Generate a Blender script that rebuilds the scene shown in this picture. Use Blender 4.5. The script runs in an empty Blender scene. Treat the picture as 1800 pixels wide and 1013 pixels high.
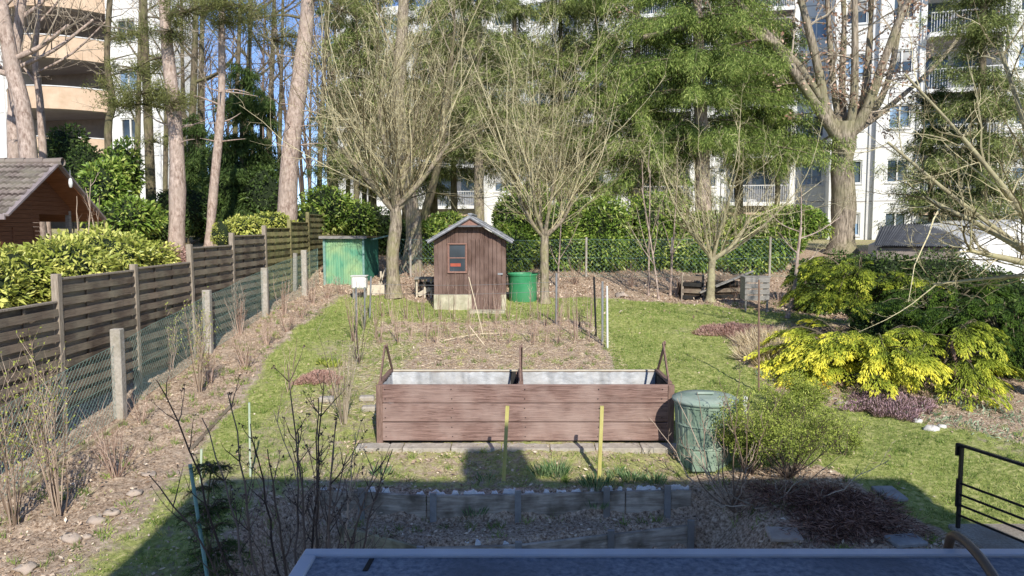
import bpy, math, random, time
import numpy as np
from mathutils import Vector
T0 = time.time()
R = math.radians
rs = np.random.RandomState(7)
rnd = random.Random(11)
sc = bpy.context.scene
col = sc.collection
PITCH = math.atan(106.5/1300.0)
CAMZ = 2.9
V = lambda *a: np.array(a, dtype=float)

# ------------------------------------------------------------------ terrain
def sst(a, b, x):
    t = np.clip((np.asarray(x, float)-a)/(b-a), 0, 1); return t*t*(3-2*t)
UPX = [-2.35, -1.0, 0.07, 1.35, 2.15]; UPY = [8.60, 8.42, 8.46, 8.56, 8.60]     # upper retaining boards
LOX = [-2.0, -0.96, 0.05, 1.10, 2.16]; LOY = [8.26, 7.80, 7.84, 8.12, 8.38]     # lower retaining boards
def zt(x, y):
    x = np.asarray(x, float); y = np.asarray(y, float)
    z = np.interp(y, [-20, 3, 5, 6.5, 10.5, 22, 25, 30, 45, 400], [-.6, -.6, -.5, -.40, 0, 1.15, 1.75, 2.1, 2.3, 2.3])
    z = z + 0.55*sst(-6.6, -7.6, x)*sst(9, 14, y)
    z = z + 0.015*np.sin(x*2.1+y*.7)+0.012*np.sin(y*2.7-x*1.1)
    z = z - 0.4*sst(18, 40, x)*sst(40, 60, y)
    inx = sst(-2.9, -2.3, x)*sst(2.9, 2.15, x)
    yu = np.interp(x, UPX, UPY); yl = np.interp(x, LOX, LOY)
    up = -.18
    a = sst(yu+.06, yu-.02, y); b = sst(yl+.06, yl-.02, y)
    zin = np.where(y > 10.2, z, z)
    zin = (z-.055*sst(9.9, 9.0, y))*(1-a) + a*(-.54)
    zin = zin*(1-b) + b*(-.90)
    return z*(1-inx) + zin*inx
def zg(x, y): return float(zt(x, y))
def ray(px, py):
    u = (px-900)/1300.0; v = -(py-506.5)/1300.0
    f = V(0, math.cos(PITCH), -math.sin(PITCH)); up = V(0, math.sin(PITCH), math.cos(PITCH))
    return f + u*V(1, 0, 0) + v*up
def P(px, py, Y):
    d = ray(px, py); return V(0, 0, CAMZ) + d*(Y/d[1])
def G(px, py):
    d = ray(px, py); t = 4.0
    for _ in range(6000):
        p = V(0, 0, CAMZ)+d*t
        if p[2] <= zg(p[0], p[1]): break
        t += .02
    p[2] = zg(p[0], p[1]); return p
def S(Y): return 1300.0/Y      # px per metre at depth

# ------------------------------------------------------------------ materials
MATS = {}
def hexc(c): return tuple(c)+(1,)
def mat(name, c1, c2, scale=6, rough=.8, stretch=(1, 1, 1), bump=.2, bscale=None, c3=None, metal=0, tint=False, trans=0,
        detail=8, spec=.3, dist=.0, low=.3, high=.7, grime=None, gscale=1.5, coord='Object', tvar=.35):
    m = bpy.data.materials.new(name); m.use_nodes = True; n = m.node_tree.nodes; l = m.node_tree.links
    b = n['Principled BSDF']; b.inputs['Roughness'].default_value = rough; b.inputs['Metallic'].default_value = metal
    b.inputs['Specular IOR Level'].default_value = spec
    tc = n.new('ShaderNodeTexCoord'); mp = n.new('ShaderNodeMapping'); mp.inputs['Scale'].default_value = stretch
    l.new(tc.outputs[coord], mp.inputs[0])
    nz = n.new('ShaderNodeTexNoise'); nz.inputs['Scale'].default_value = scale; nz.inputs['Detail'].default_value = detail
    nz.inputs['Roughness'].default_value = .65; nz.inputs['Distortion'].default_value = dist
    l.new(mp.outputs[0], nz.inputs['Vector'])
    cr = n.new('ShaderNodeValToRGB'); cr.color_ramp.elements[0].position = low; cr.color_ramp.elements[1].position = high
    cr.color_ramp.elements[0].color = hexc(c1); cr.color_ramp.elements[1].color = hexc(c2)
    if c3 is not None:
        e = cr.color_ramp.elements.new((low+high)/2); e.color = hexc(c3)
    fac = nz.outputs['Fac']
    if tint:
        at = n.new('ShaderNodeAttribute'); at.attribute_name = 'tint'
        mx = n.new('ShaderNodeMath'); mx.operation = 'MULTIPLY_ADD'; mx.inputs[1].default_value = tvar; 
        l.new(nz.outputs['Fac'], mx.inputs[0]); 
        m2 = n.new('ShaderNodeMath'); m2.operation = 'MULTIPLY'; m2.inputs[1].default_value = 1-tvar
        l.new(at.outputs['Fac'], m2.inputs[0]); l.new(m2.outputs[0], mx.inputs[2]); fac = mx.outputs[0]
    l.new(fac, cr.inputs[0]); out = cr.outputs[0]
    if grime is not None:
        n2 = n.new('ShaderNodeTexNoise'); n2.inputs['Scale'].default_value = gscale; n2.inputs['Detail'].default_value = 6
        l.new(tc.outputs[coord], n2.inputs['Vector'])
        r2 = n.new('ShaderNodeValToRGB'); r2.color_ramp.elements[0].position = .42; r2.color_ramp.elements[1].position = .68
        l.new(n2.outputs['Fac'], r2.inputs[0])
        mix = n.new('ShaderNodeMix'); mix.data_type = 'RGBA'
        mm = n.new('ShaderNodeMath'); mm.operation = 'MULTIPLY'; mm.inputs[1].default_value = .75
        l.new(r2.outputs[0], mm.inputs[0]); l.new(mm.outputs[0], mix.inputs['Factor'])
        l.new(out, mix.inputs['A']); mix.inputs['B'].default_value = hexc(grime); out = mix.outputs['Result']
    l.new(out, b.inputs['Base Color'])
    if bump:
        bp = n.new('ShaderNodeBump'); bp.inputs['Strength'].default_value = bump; bp.inputs['Distance'].default_value = .02
        if bscale:
            n3 = n.new('ShaderNodeTexNoise'); n3.inputs['Scale'].default_value = bscale; n3.inputs['Detail'].default_value = 6
            l.new(mp.outputs[0], n3.inputs['Vector']); l.new(n3.outputs['Fac'], bp.inputs['Height'])
        else: l.new(nz.outputs['Fac'], bp.inputs['Height'])
        l.new(bp.outputs[0], b.inputs['Normal'])
    if trans:
        tr = n.new('ShaderNodeBsdfTranslucent'); l.new(out, tr.inputs['Color'])
        ms = n.new('ShaderNodeMixShader'); ms.inputs[0].default_value = trans
        l.new(b.outputs[0], ms.inputs[1]); l.new(tr.outputs[0], ms.inputs[2])
        l.new(ms.outputs[0], n['Material Output'].inputs['Surface'])
    MATS[name] = m; return m

mat('bed_wood', (.12, .068, .056), (.36, .235, .20), 5, .8, (.5, 4, 9), .5, grime=(.43, .32, .28), gscale=2.0, dist=1.2, low=.35, high=.65)
mat('bed_post', (.13, .08, .062), (.32, .21, .17), 6, .8, (6, 6, 1), .3)
mat('liner', (.36, .37, .38), (.74, .76, .78), 5, .35, (1, 1, 2), .6, spec=.5, grime=(.42, .40, .37), gscale=3)
mat('soil_dark', (.03, .022, .016), (.09, .065, .045), 20, .95, bump=.8)
mat('paver', (.30, .27, .23), (.62, .57, .50), 14, .9, bump=.4, grime=(.36, .32, .26), gscale=4)
mat('shed_wood', (.07, .042, .033), (.20, .125, .10), 7, .8, (14, 14, .7), .4, grime=(.27, .185, .155), gscale=1.8, low=.35, high=.65)
mat('shed_trim', (.24, .13, .10), (.36, .21, .17), 8, .8, (3, 3, 3), .2)
mat('plinth', (.42, .38, .27), (.68, .63, .48), 6, .9, bump=.3, grime=(.33, .32, .21), gscale=5)
mat('slate_roof', (.22, .23, .25), (.50, .51, .53), 9, .7, bump=.4)
mat('fascia', (.10, .10, .11), (.2, .2, .21), 9, .7, bump=.2)
mat('fence_wood', (.06, .042, .032), (.36, .28, .21), 6, .85, (1, .6, 9), .4, tint=True, tvar=.65, grime=(.30, .26, .19), gscale=2.2, low=.25, high=.8)
mat('fence_post', (.20, .16, .12), (.48, .41, .33), 7, .85, (8, 8, 1), .4)
mat('fence_moss', (.12, .10, .05), (.42, .36, .18), 6, .85, (1, .6, 9), .4, tint=True, tvar=.65, grime=(.38, .38, .16), gscale=3, low=.25, high=.8)
mat('concrete', (.34, .31, .27), (.58, .54, .48), 22, .95, bump=.7, grime=(.33, .30, .23), gscale=4)
mat('slab_concrete', (.22, .20, .17), (.52, .49, .43), 40, .95, bump=.6, grime=(.25, .2, .15), gscale=2)
mat('green_wire', (.16, .30, .26), (.32, .48, .42), 20, .5, bump=0)
mat('bark_grey', (.12, .095, .07), (.50, .42, .32), 5, .95, (4, 4, 1.2), .9, grime=(.33, .31, .15), gscale=4, low=.35, high=.65)
mat('bark_pine', (.24, .165, .13), (.66, .53, .45), 4, .95, (4, 4, 1.6), 1.0, grime=(.46, .37, .31), gscale=2.5, low=.36, high=.64)
mat('bark_dark', (.05, .042, .03), (.26, .21, .14), 4, .95, (4, 4, 1), .8, grime=(.20, .20, .09), gscale=2, low=.35, high=.65)
mat('bark_oak', (.11, .09, .068), (.50, .42, .33), 3.2, .95, (6, 6, .9), 1.0, grime=(.27, .26, .14), gscale=1.0, low=.38, high=.62)
mat('twig_olive', (.13, .105, .055), (.72, .64, .40), 3, .9, bump=0, tint=True, tvar=.15)
mat('twig_grey', (.17, .135, .10), (.52, .44, .34), 3, .9, bump=0, tint=True)
mat('twig_pink', (.25, .16, .12), (.62, .47, .38), 3, .9, bump=0, tint=True)
mat('twig_dark', (.07, .05, .04), (.20, .15, .12), 3, .9, bump=0, tint=True)
mat('twig_bud', (.20, .14, .10), (.56, .44, .34), 3, .9, bump=0, tint=True)
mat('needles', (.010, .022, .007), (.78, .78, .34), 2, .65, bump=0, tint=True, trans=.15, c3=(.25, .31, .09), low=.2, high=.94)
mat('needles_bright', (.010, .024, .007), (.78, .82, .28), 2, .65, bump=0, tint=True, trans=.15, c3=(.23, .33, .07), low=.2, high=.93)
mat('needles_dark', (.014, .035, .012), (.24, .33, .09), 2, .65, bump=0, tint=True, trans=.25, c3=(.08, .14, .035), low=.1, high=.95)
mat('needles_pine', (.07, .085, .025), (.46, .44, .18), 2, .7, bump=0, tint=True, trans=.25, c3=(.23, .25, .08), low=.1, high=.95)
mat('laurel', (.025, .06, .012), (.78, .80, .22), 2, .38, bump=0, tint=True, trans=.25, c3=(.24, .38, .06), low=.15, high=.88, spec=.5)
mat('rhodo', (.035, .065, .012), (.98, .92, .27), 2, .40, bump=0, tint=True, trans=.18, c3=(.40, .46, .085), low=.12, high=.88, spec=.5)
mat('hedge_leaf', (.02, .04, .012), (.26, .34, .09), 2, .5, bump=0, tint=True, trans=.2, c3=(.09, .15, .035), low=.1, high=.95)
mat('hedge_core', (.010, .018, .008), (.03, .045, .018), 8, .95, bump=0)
mat('gold_leaf', (.016, .038, .010), (1.0, .93, .12), 2, .6, bump=0, tint=True, trans=.18, c3=(.36, .44, .05), low=.16, high=.88, tvar=.25)
mat('gold_green', (.02, .05, .012), (.44, .54, .06), 2, .6, bump=0, tint=True, trans=.25, c3=(.12, .21, .025), low=.12, high=.95, tvar=.2)
mat('shrub_leaf', (.09, .13, .025), (.80, .80, .22), 2, .6, bump=0, tint=True, trans=.25, c3=(.36, .44, .08), low=.1, high=.95)
mat('oak_leaf', (.40, .22, .15), (.82, .60, .46), 2, .7, bump=0, tint=True, trans=.3)
mat('grass', (.08, .14, .03), (.84, .78, .36), 1.2, .7, bump=0, tint=True, trans=.3, c3=(.30, .41, .10), low=.1, high=.95, coord='Generated')
mat('litter', (.15, .09, .055), (1.0, .88, .70), 2, .8, bump=0, tint=True, c3=(.60, .45, .33), low=.1, high=.95)
mat('daffodil', (.05, .13, .04), (.30, .42, .20), 2, .5, bump=0, tint=True, trans=.2)
mat('bluegreen', (.12, .20, .11), (.46, .56, .38), 2, .5, bump=0, tint=True, trans=.2)
mat('heather', (.10, .09, .05), (.58, .40, .44), 2, .8, bump=0, tint=True, c3=(.32, .20, .20))
mat('heather_dry', (.26, .14, .11), (.58, .38, .32), 2, .8, bump=0, tint=True)
mat('fern_dead', (.07, .035, .025), (.46, .28, .21), 2, .85, bump=0, tint=True, c3=(.20, .10, .07))
mat('straw', (.42, .33, .19), (.80, .68, .48), 2, .85, bump=0, tint=True)
mat('barrel_green', (.035, .24, .10), (.065, .36, .17), 3, .42, bump=.05, spec=.5, grime=(.10, .30, .15))
mat('bin_green', (.15, .23, .165), (.30, .40, .30), 9, .65, bump=.3, spec=.25, grime=(.32, .39, .31), gscale=5)
mat('bin_lid', (.20, .29, .23), (.38, .47, .39), 6, .65, bump=.2, spec=.25, grime=(.42, .48, .42), gscale=4)
mat('shack_green', (.055, .28, .19), (.24, .50, .30), 3, .6, (5, 5, .6), .1, grime=(.42, .55, .27), gscale=1.6)
mat('shack_shaded', (.03, .13, .09), (.06, .22, .15), 3, .6, (5, 5, .6), .1)  # darkened copy of the shack green, shade painted into the side wall
mat('moss_roof', (.12, .11, .05), (.28, .22, .12), 20, .95, bump=.8)
mat('board_grey', (.20, .19, .17), (.42, .40, .37), 7, .85, (1, 1, 8), .3)
mat('board_pale', (.50, .44, .34), (.70, .63, .50), 7, .85, (1, 1, 4), .3)
mat('board_black', (.012, .012, .012), (.04, .038, .035), 7, .8, bump=.2)
mat('retain', (.30, .25, .20), (.66, .58, .48), 5, .9, (.6, 1, 5), .5, grime=(.10, .08, .05), gscale=4.5, low=.35, high=.65)
mat('retain_rot', (.40, .34, .19), (.70, .62, .40), 6, .9, (1, 1, 3), .6, grime=(.09, .07, .05), gscale=4.5)
mat('metal_post', (.30, .31, .32), (.48, .50, .52), 12, .45, metal=.5, bump=.05, grime=(.3, .28, .25))
mat('rust_rod', (.16, .10, .07), (.30, .20, .15), 12, .8, bump=.2)
mat('black_metal', (.010, .010, .011), (.025, .025, .027), 12, .35, bump=.03, spec=.5)
mat('foam', (.72, .73, .74), (.90, .91, .92), 20, .6, bump=.3)
mat('white_paint', (.70, .70, .68), (.85, .85, .83), 6, .5, bump=.05)
mat('yellow_stick', (.42, .38, .10), (.66, .60, .24), 12, .8, (1, 1, .3), .2)
mat('teal_stick', (.13, .30, .27), (.30, .47, .42), 8, .6, bump=.1)
mat('pale_stick', (.42, .52, .38), (.62, .70, .55), 8, .7, bump=.1)
mat('stone', (.33, .27, .22), (.62, .53, .45), 6, .9, bump=.5, grime=(.42, .33, .27), gscale=4)
mat('stone_white', (.55, .53, .50), (.80, .78, .74), 6, .9, bump=.5)
mat('stone_flat', (.22, .22, .22), (.42, .42, .42), 6, .9, bump=.4)
mat('bitumen', (.13, .165, .225), (.36, .41, .49), 45, .8, bump=.7, detail=8, spec=.3, grime=(.12, .14, .175), gscale=2.6, low=.35, high=.65)
mat('roof_edge', (.48, .53, .62), (.62, .67, .76), 5, .45, metal=0, bump=.03)
mat('hose', (.07, .045, .03), (.12, .08, .055), 8, .45, bump=.03, spec=.5)
mat('wall_white', (.78, .78, .76), (.88, .88, .86), 1.2, .85, bump=0, grime=(.73, .73, .72), gscale=.3)
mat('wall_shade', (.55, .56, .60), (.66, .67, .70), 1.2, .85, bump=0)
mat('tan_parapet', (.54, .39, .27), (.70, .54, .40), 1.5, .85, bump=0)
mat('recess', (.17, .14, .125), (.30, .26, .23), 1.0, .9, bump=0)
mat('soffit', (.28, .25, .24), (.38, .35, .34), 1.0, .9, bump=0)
mat('rail_white', (.6, .6, .6), (.75, .75, .75), 3, .5, bump=0)
mat('house_wall', (.55, .52, .46), (.65, .62, .56), 2, .9, bump=.2)
mat('tile_roof', (.07, .055, .05), (.42, .35, .31), 7, .8, (1, 1, 1), .3, tint=True, tvar=.35, grime=(.27, .25, .20), gscale=2, spec=.1, low=.15, high=.8)
mat('hut_wood', (.15, .06, .03), (.27, .125, .065), 5, .7, (.6, .6, 10), .3)
mat('hut_front', (.34, .14, .07), (.50, .24, .13), 5, .7, (1, 1, 2), .2)
mat('verge', (.22, .18, .18), (.36, .31, .31), 5, .7, bump=.1)
mat('corrugated', (.075, .08, .095), (.14, .15, .17), 3, .95, bump=.1, spec=.05)
mat('lichen_branch', (.20, .17, .10), (.58, .52, .36), 8, .95, bump=.5, grime=(.40, .38, .2), gscale=8)
mat('flower_yellow', (.75, .45, .03), (.9, .65, .05), 3, .6, bump=0)
mat('pink_box', (.30, .06, .04), (.5, .12, .07), 3, .6, bump=0)

def glass(name, c, rough=.08):
    m = bpy.data.materials.new(name); m.use_nodes = True; b = m.node_tree.nodes['Principled BSDF']
    b.inputs['Base Color'].default_value = hexc(c); b.inputs['Roughness'].default_value = rough
    b.inputs['Specular IOR Level'].default_value = .8
    n = m.node_tree.nodes; l = m.node_tree.links
    tc = n.new('ShaderNodeTexCoord'); nz = n.new('ShaderNodeTexNoise'); nz.inputs['Scale'].default_value = .6; nz.inputs['Detail'].default_value = 3
    l.new(tc.outputs['Object'], nz.inputs['Vector'])
    cr = n.new('ShaderNodeValToRGB'); cr.color_ramp.elements[0].color = hexc([v*.5 for v in c]); cr.color_ramp.elements[1].color = hexc([min(1, v*2.2) for v in c])
    cr.color_ramp.elements[0].position = .35; cr.color_ramp.elements[1].position = .65
    l.new(nz.outputs['Fac'], cr.inputs[0]); l.new(cr.outputs[0], b.inputs['Base Color'])
    MATS[name] = m
glass('glass_dark', (.05, .07, .09)); glass('glass_blue', (.16, .24, .34), .15)
glass('blind', (.30, .30, .30), .6)

# ground material driven by painted weights
def ground_mat():
    m = bpy.data.materials.new('ground'); m.use_nodes = True; n = m.node_tree.nodes; l = m.node_tree.links
    b = n['Principled BSDF']; b.inputs['Roughness'].default_value = .95; b.inputs['Specular IOR Level'].default_value = .1
    tc = n.new('ShaderNodeTexCoord'); at = n.new('ShaderNodeAttribute'); at.attribute_name = 'zone'
    sp = n.new('ShaderNodeSeparateColor'); l.new(at.outputs['Color'], sp.inputs[0])
    def noise(s, d=8, r=.65):
        q = n.new('ShaderNodeTexNoise'); q.inputs['Scale'].default_value = s; q.inputs['Detail'].default_value = d; q.inputs['Roughness'].default_value = r
        l.new(tc.outputs['Object'], q.inputs['Vector']); return q.outputs['Fac']
    def ramp(f, cs, ps):
        c = n.new('ShaderNodeValToRGB'); e = c.color_ramp.elements
        while len(e) < len(cs): e.new(.5)
        for i, (cc, pp) in enumerate(zip(cs, ps)): e[i].position = pp; e[i].color = hexc(cc)
        l.new(f, c.inputs[0]); return c.outputs[0]
    def mth(op, a, bb):
        q = n.new('ShaderNodeMath'); q.operation = op
        for i, v in enumerate((a, bb)):
            if isinstance(v, (int, float)): q.inputs[i].default_value = v
            else: l.new(v, q.inputs[i])
        return q.outputs[0]
    def mix(f, a, bb):
        q = n.new('ShaderNodeMix'); q.data_type = 'RGBA'; l.new(f, q.inputs['Factor']); l.new(a, q.inputs['A']); l.new(bb, q.inputs['B']); return q.outputs['Result']
    soil = ramp(noise(9, 12, .75), [(.16, .11, .08), (.54, .43, .33), (.90, .78, .64)], [.3, .52, .72])
    lit = ramp(noise(26, 10, .75), [(.09, .055, .035), (.52, .38, .27), (.92, .77, .60)], [.36, .5, .66])
    gr = ramp(noise(14, 10, .7), [(.10, .13, .03), (.36, .41, .12), (.74, .66, .34)], [.32, .5, .72])
    nn = noise(7, 10, .75); n2 = noise(2.2, 8, .7)
    nm = mth('ADD', mth('MULTIPLY', nn, .6), mth('MULTIPLY', n2, .4))
    def thr(w):
        v = mth('SUBTRACT', mth('ADD', w, nm), 1.0); v = mth('MULTIPLY', v, 7.0); q = n.new('ShaderNodeClamp'); l.new(mth('ADD', v, .5), q.inputs[0]); return q.outputs[0]
    c = mix(thr(sp.outputs[2]), soil, lit)
    c = mix(thr(sp.outputs[0]), c, gr)
    l.new(c, b.inputs['Base Color'])
    bp = n.new('ShaderNodeBump'); bp.inputs['Strength'].default_value = .9; bp.inputs['Distance'].default_value = .04
    l.new(noise(18, 12, .75), bp.inputs['Height']); l.new(bp.outputs[0], b.inputs['Normal'])
    return m
MATS['ground'] = ground_mat()

# ------------------------------------------------------------------ mesh builder
class MB:
    def __init__(s): s.v = []; s.f = []; s.n = 0; s.t = []
    def add(s, verts, faces, tint=None):
        verts = np.asarray(verts, float).reshape(-1, 3); faces = np.asarray(faces, int)
        s.v.append(verts); s.f.append(faces+s.n); s.n += len(verts)
        if tint is None: tint = np.full(len(faces), .5)
        s.t.append(np.broadcast_to(np.asarray(tint, float), (len(faces),)).copy()); return s
    def box(s, c, size, rz=0, rx=0, ry=0):
        x, y, z = np.array(size)/2.0
        v = np.array([(-x,-y,-z),(x,-y,-z),(x,y,-z),(-x,y,-z),(-x,-y,z),(x,-y,z),(x,y,z),(-x,y,z)])
        def rot(v, a, i, j):
            w = v.copy(); w[:, i] = v[:, i]*math.cos(a)-v[:, j]*math.sin(a); w[:, j] = v[:, i]*math.sin(a)+v[:, j]*math.cos(a); return w
        if rx: v = rot(v, rx, 1, 2)
        if ry: v = rot(v, ry, 2, 0)
        if rz: v = rot(v, rz, 0, 1)
        return s.add(v+np.array(c), [(0,3,2,1),(4,5,6,7),(0,1,5,4),(1,2,6,5),(2,3,7,6),(3,0,4,7)])
    def bb(s, x0, x1, y0, y1, z0, z1): return s.box(((x0+x1)/2, (y0+y1)/2, (z0+z1)/2), (abs(x1-x0), abs(y1-y0), abs(z1-z0)))
    def bar(s, a, b, w, h=None, up=(0, 0, 1)):
        h = h or w; a = np.array(a, float); b = np.array(b, float); d = b-a; d /= np.linalg.norm(d)
        u = np.array(up, float)
        if abs(np.dot(u, d)) > .95: u = V(0, 1, 0)
        x = np.cross(d, u); x /= np.linalg.norm(x); z = np.cross(x, d)
        vs = []
        for p in (a, b):
            for i, j in ((-1, -1), (1, -1), (1, 1), (-1, 1)): vs.append(p+x*i*w/2+z*j*h/2)
        return s.add(vs, [(3,2,1,0),(4,5,6,7),(0,1,5,4),(1,2,6,5),(2,3,7,6),(3,0,4,7)])
    def prism(s, pts, off):       # polygon extruded by vector off (convex caps as fan of quads/tri)
        pts = np.array(pts, float); off = np.array(off, float); k = len(pts)
        v = np.vstack([pts, pts+off])
        q = [(i, (i+1) % k, (i+1) % k+k, i+k) for i in range(k)]
        base = s.n; s.add(v, q)
        tri = [(0, i+1, i) for i in range(1, k-1)] + [(k, k+i, k+i+1) for i in range(1, k-1)]
        s.f.append(np.array(tri)+base); s.t.append(np.full(len(tri), .5)); return s
    def lathe(s, prof, c, k=24, sq=1.0):
        a = np.linspace(0, 2*math.pi, k, endpoint=False); vs = []
        for r, z in prof: vs += [(c[0]+r*math.cos(t), c[1]+r*math.sin(t)*sq, c[2]+z) for t in a]
        f = []
        for i in range(len(prof)-1):
            for j in range(k): f.append((i*k+j, i*k+(j+1) % k, (i+1)*k+(j+1) % k, (i+1)*k+j))
        return s.add(vs, f)
    def disc(s, r, c, k=24, flip=False):
        a = np.linspace(0, 2*math.pi, k, endpoint=False)
        vs = [(c[0], c[1], c[2])]+[(c[0]+r*math.cos(t), c[1]+r*math.sin(t), c[2]) for t in a]
        return s.add(vs, [(0, 1+i, 1+(i+1) % k) for i in range(k)])
    def tubes(s, polys, sides=5, tint=None):
        """polys: list of (pts Kx3, radii K)"""
        groups = {}
        for i, (p, r) in enumerate(polys): groups.setdefault(len(p), []).append(i)
        for K, idx in groups.items():
            p = np.array([polys[i][0] for i in idx], float); r = np.array([polys[i][1] for i in idx], float)
            N = len(idx); t = np.empty_like(p)
            t[:, 1:-1] = p[:, 2:]-p[:, :-2]; t[:, 0] = p[:, 1]-p[:, 0]; t[:, -1] = p[:, -1]-p[:, -2]
            t /= np.linalg.norm(t, axis=2, keepdims=True)+1e-9
            ref = np.where(np.abs(t[:, :1, 2:3]) > .8, V(1, .1, 0), V(0, 0, 1)); ref = np.broadcast_to(ref, t.shape)
            x = np.cross(t, ref); x /= np.linalg.norm(x, axis=2, keepdims=True)+1e-9; y = np.cross(t, x)
            a = np.arange(sides)*2*math.pi/sides
            v = p[:, :, None, :]+r[:, :, None, None]*(x[:, :, None, :]*np.cos(a)[None, None, :, None]+y[:, :, None, :]*np.sin(a)[None, None, :, None])
            base = np.arange(N)[:, None, None]*K*sides + np.arange(K-1)[None, :, None]*sides
            j = np.arange(sides)[None, None, :]; j2 = (j+1) % sides
            f = np.stack([base+j, base+j2, base+sides+j2, base+sides+j], axis=-1).reshape(-1, 4)
            tt = np.repeat(rs.rand(N), (K-1)*sides) if tint is None else tint
            s.add(v.reshape(-1, 3), f, tt)
        return s
    def leaves(s, p, d, L, W, tint, up=None, droop=0.0):
        p = np.asarray(p, float); N = len(p)
        if N == 0: return s
        d = np.asarray(d, float); d = d/(np.linalg.norm(d, axis=1, keepdims=True)+1e-9)
        u = rs.normal(size=(N, 3)) if up is None else np.asarray(up, float)
        sd = np.cross(d, u); sd /= np.linalg.norm(sd, axis=1, keepdims=True)+1e-9
        L = np.broadcast_to(np.asarray(L, float), (N,))[:, None]; W = np.broadcast_to(np.asarray(W, float), (N,))[:, None]
        mid = p+d*L*.5; tip = p+d*L; tip[:, 2] -= droop*L[:, 0]
        v = np.stack([p, mid+sd*W/2, tip, mid-sd*W/2], axis=1).reshape(-1, 3)
        return s.add(v, np.arange(N*4).reshape(N, 4), tint)
    def blades(s, p, tip, W, tint):
        p = np.asarray(p, float); N = len(p); d = tip-p
        sd = np.cross(d, rs.normal(size=(N, 3))); sd /= np.linalg.norm(sd, axis=1, keepdims=True)+1e-9
        W = np.broadcast_to(np.asarray(W, float), (N,))[:, None]
        v = np.stack([p-sd*W/2, p+sd*W/2, tip], axis=1).reshape(-1, 3)
        return s.add(v, np.arange(N*3).reshape(N, 3), tint)
    def build(s, name, m, parent=None, origin=None, smooth=False, bevel=0):
        me = bpy.data.meshes.new(name)
        v = np.vstack(s.v)
        if origin is None:
            q = parent; o = np.zeros(3)
            while q is not None: o = o+np.array(q.location); q = q.parent
        else: o = np.array(origin, float)
        v = v-o
        me.vertices.add(len(v)); me.vertices.foreach_set('co', v.astype(np.float32).ravel())
        tot = np.concatenate([np.full(len(f), f.shape[1]) for f in s.f]); lp = np.concatenate([f.ravel() for f in s.f])
        me.loops.add(len(lp)); me.loops.foreach_set('vertex_index', lp.astype(np.int32))
        me.polygons.add(len(tot)); st = np.concatenate([[0], np.cumsum(tot)[:-1]])
        me.polygons.foreach_set('loop_start', st.astype(np.int32)); me.polygons.foreach_set('loop_total', tot.astype(np.int32))
        me.polygons.foreach_set('use_smooth', np.full(len(tot), bool(smooth)))
        a = me.attributes.new('tint', 'FLOAT', 'FACE'); a.data.foreach_set('value', np.concatenate(s.t).astype(np.float32))
        me.update(calc_edges=True); me.materials.append(MATS[m])
        ob = bpy.data.objects.new(name, me); col.objects.link(ob)
        if parent is not None: ob.parent = parent
        if origin is not None: ob.location = Vector(o)
        if bevel:
            b = ob.modifiers.new('b', 'BEVEL'); b.width = bevel; b.segments = 1; b.limit_method = 'ANGLE'
        return ob
def tag(o, label=None, cat=None, group=None, kind=None):
    if label: o['label'] = label
    if cat: o['category'] = cat
    if group: o['group'] = group
    if kind: o['kind'] = kind
    return o
def thing(name, label, cat, loc, group=None):
    o = bpy.data.objects.new(name, None); o.location = Vector([float(a) for a in loc]); o.empty_display_size = .1
    col.objects.link(o); return tag(o, label, cat, group)
def copy_tree(o, parent=None):
    c = o.copy(); col.objects.link(c); c.parent = parent
    for ch in [q for q in bpy.data.objects if q.parent == o]: copy_tree(ch, c)
    return c
nrm = lambda v: v/(np.linalg.norm(v)+1e-9)

# ------------------------------------------------------------------ camera, sky, sun
cam = bpy.data.objects.new('camera', bpy.data.cameras.new('camera')); col.objects.link(cam)
cam.location = (0, 0, CAMZ); cam.rotation_euler = (R(90)-PITCH, 0, 0)
cam.data.sensor_width = 36; cam.data.lens = 26.0; cam.data.clip_end = 2000; cam.data.clip_start = .05
sc.camera = cam
SUN = V(.25, -.97, 0); SUN = SUN/np.linalg.norm(SUN)*math.cos(R(34)); SUN[2] = math.sin(R(34))
sd = bpy.data.lights.new('sun', 'SUN'); sd.energy = 5.0; sd.angle = R(.5); sd.color = (1, .94, .83)
so = bpy.data.objects.new('sun', sd); col.objects.link(so); so.rotation_euler = Vector(SUN).to_track_quat('Z', 'Y').to_euler(); so.location = (5, -20, 20)
w = bpy.data.worlds.new('World'); sc.world = w; w.use_nodes = True
bg = w.node_tree.nodes['Background']; bg.inputs[1].default_value = .15
sky = w.node_tree.nodes.new('ShaderNodeTexSky'); sky.sky_type = 'NISHITA'; sky.sun_disc = False
sky.sun_elevation = R(34); sky.sun_rotation = math.atan2(SUN[0], SUN[1]); sky.air_density = 1.0; sky.dust_density = .2; sky.ozone_density = 2.5; sky.altitude = 3500
hm = w.node_tree.nodes.new('ShaderNodeMix'); hm.data_type = 'RGBA'; hm.blend_type = 'MULTIPLY'; hm.inputs['Factor'].default_value = 1; hm.inputs['B'].default_value = (1.10, 1.10, 1.18, 1)
w.node_tree.links.new(sky.outputs[0], hm.inputs['A']); w.node_tree.links.new(hm.outputs['Result'], bg.inputs[0])
sc.view_settings.view_transform = 'Standard'; sc.view_settings.look = 'None'; sc.view_settings.exposure = 0
sc.render.resolution_x = 1024; sc.render.resolution_y = 576; sc.render.engine = 'CYCLES'

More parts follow.
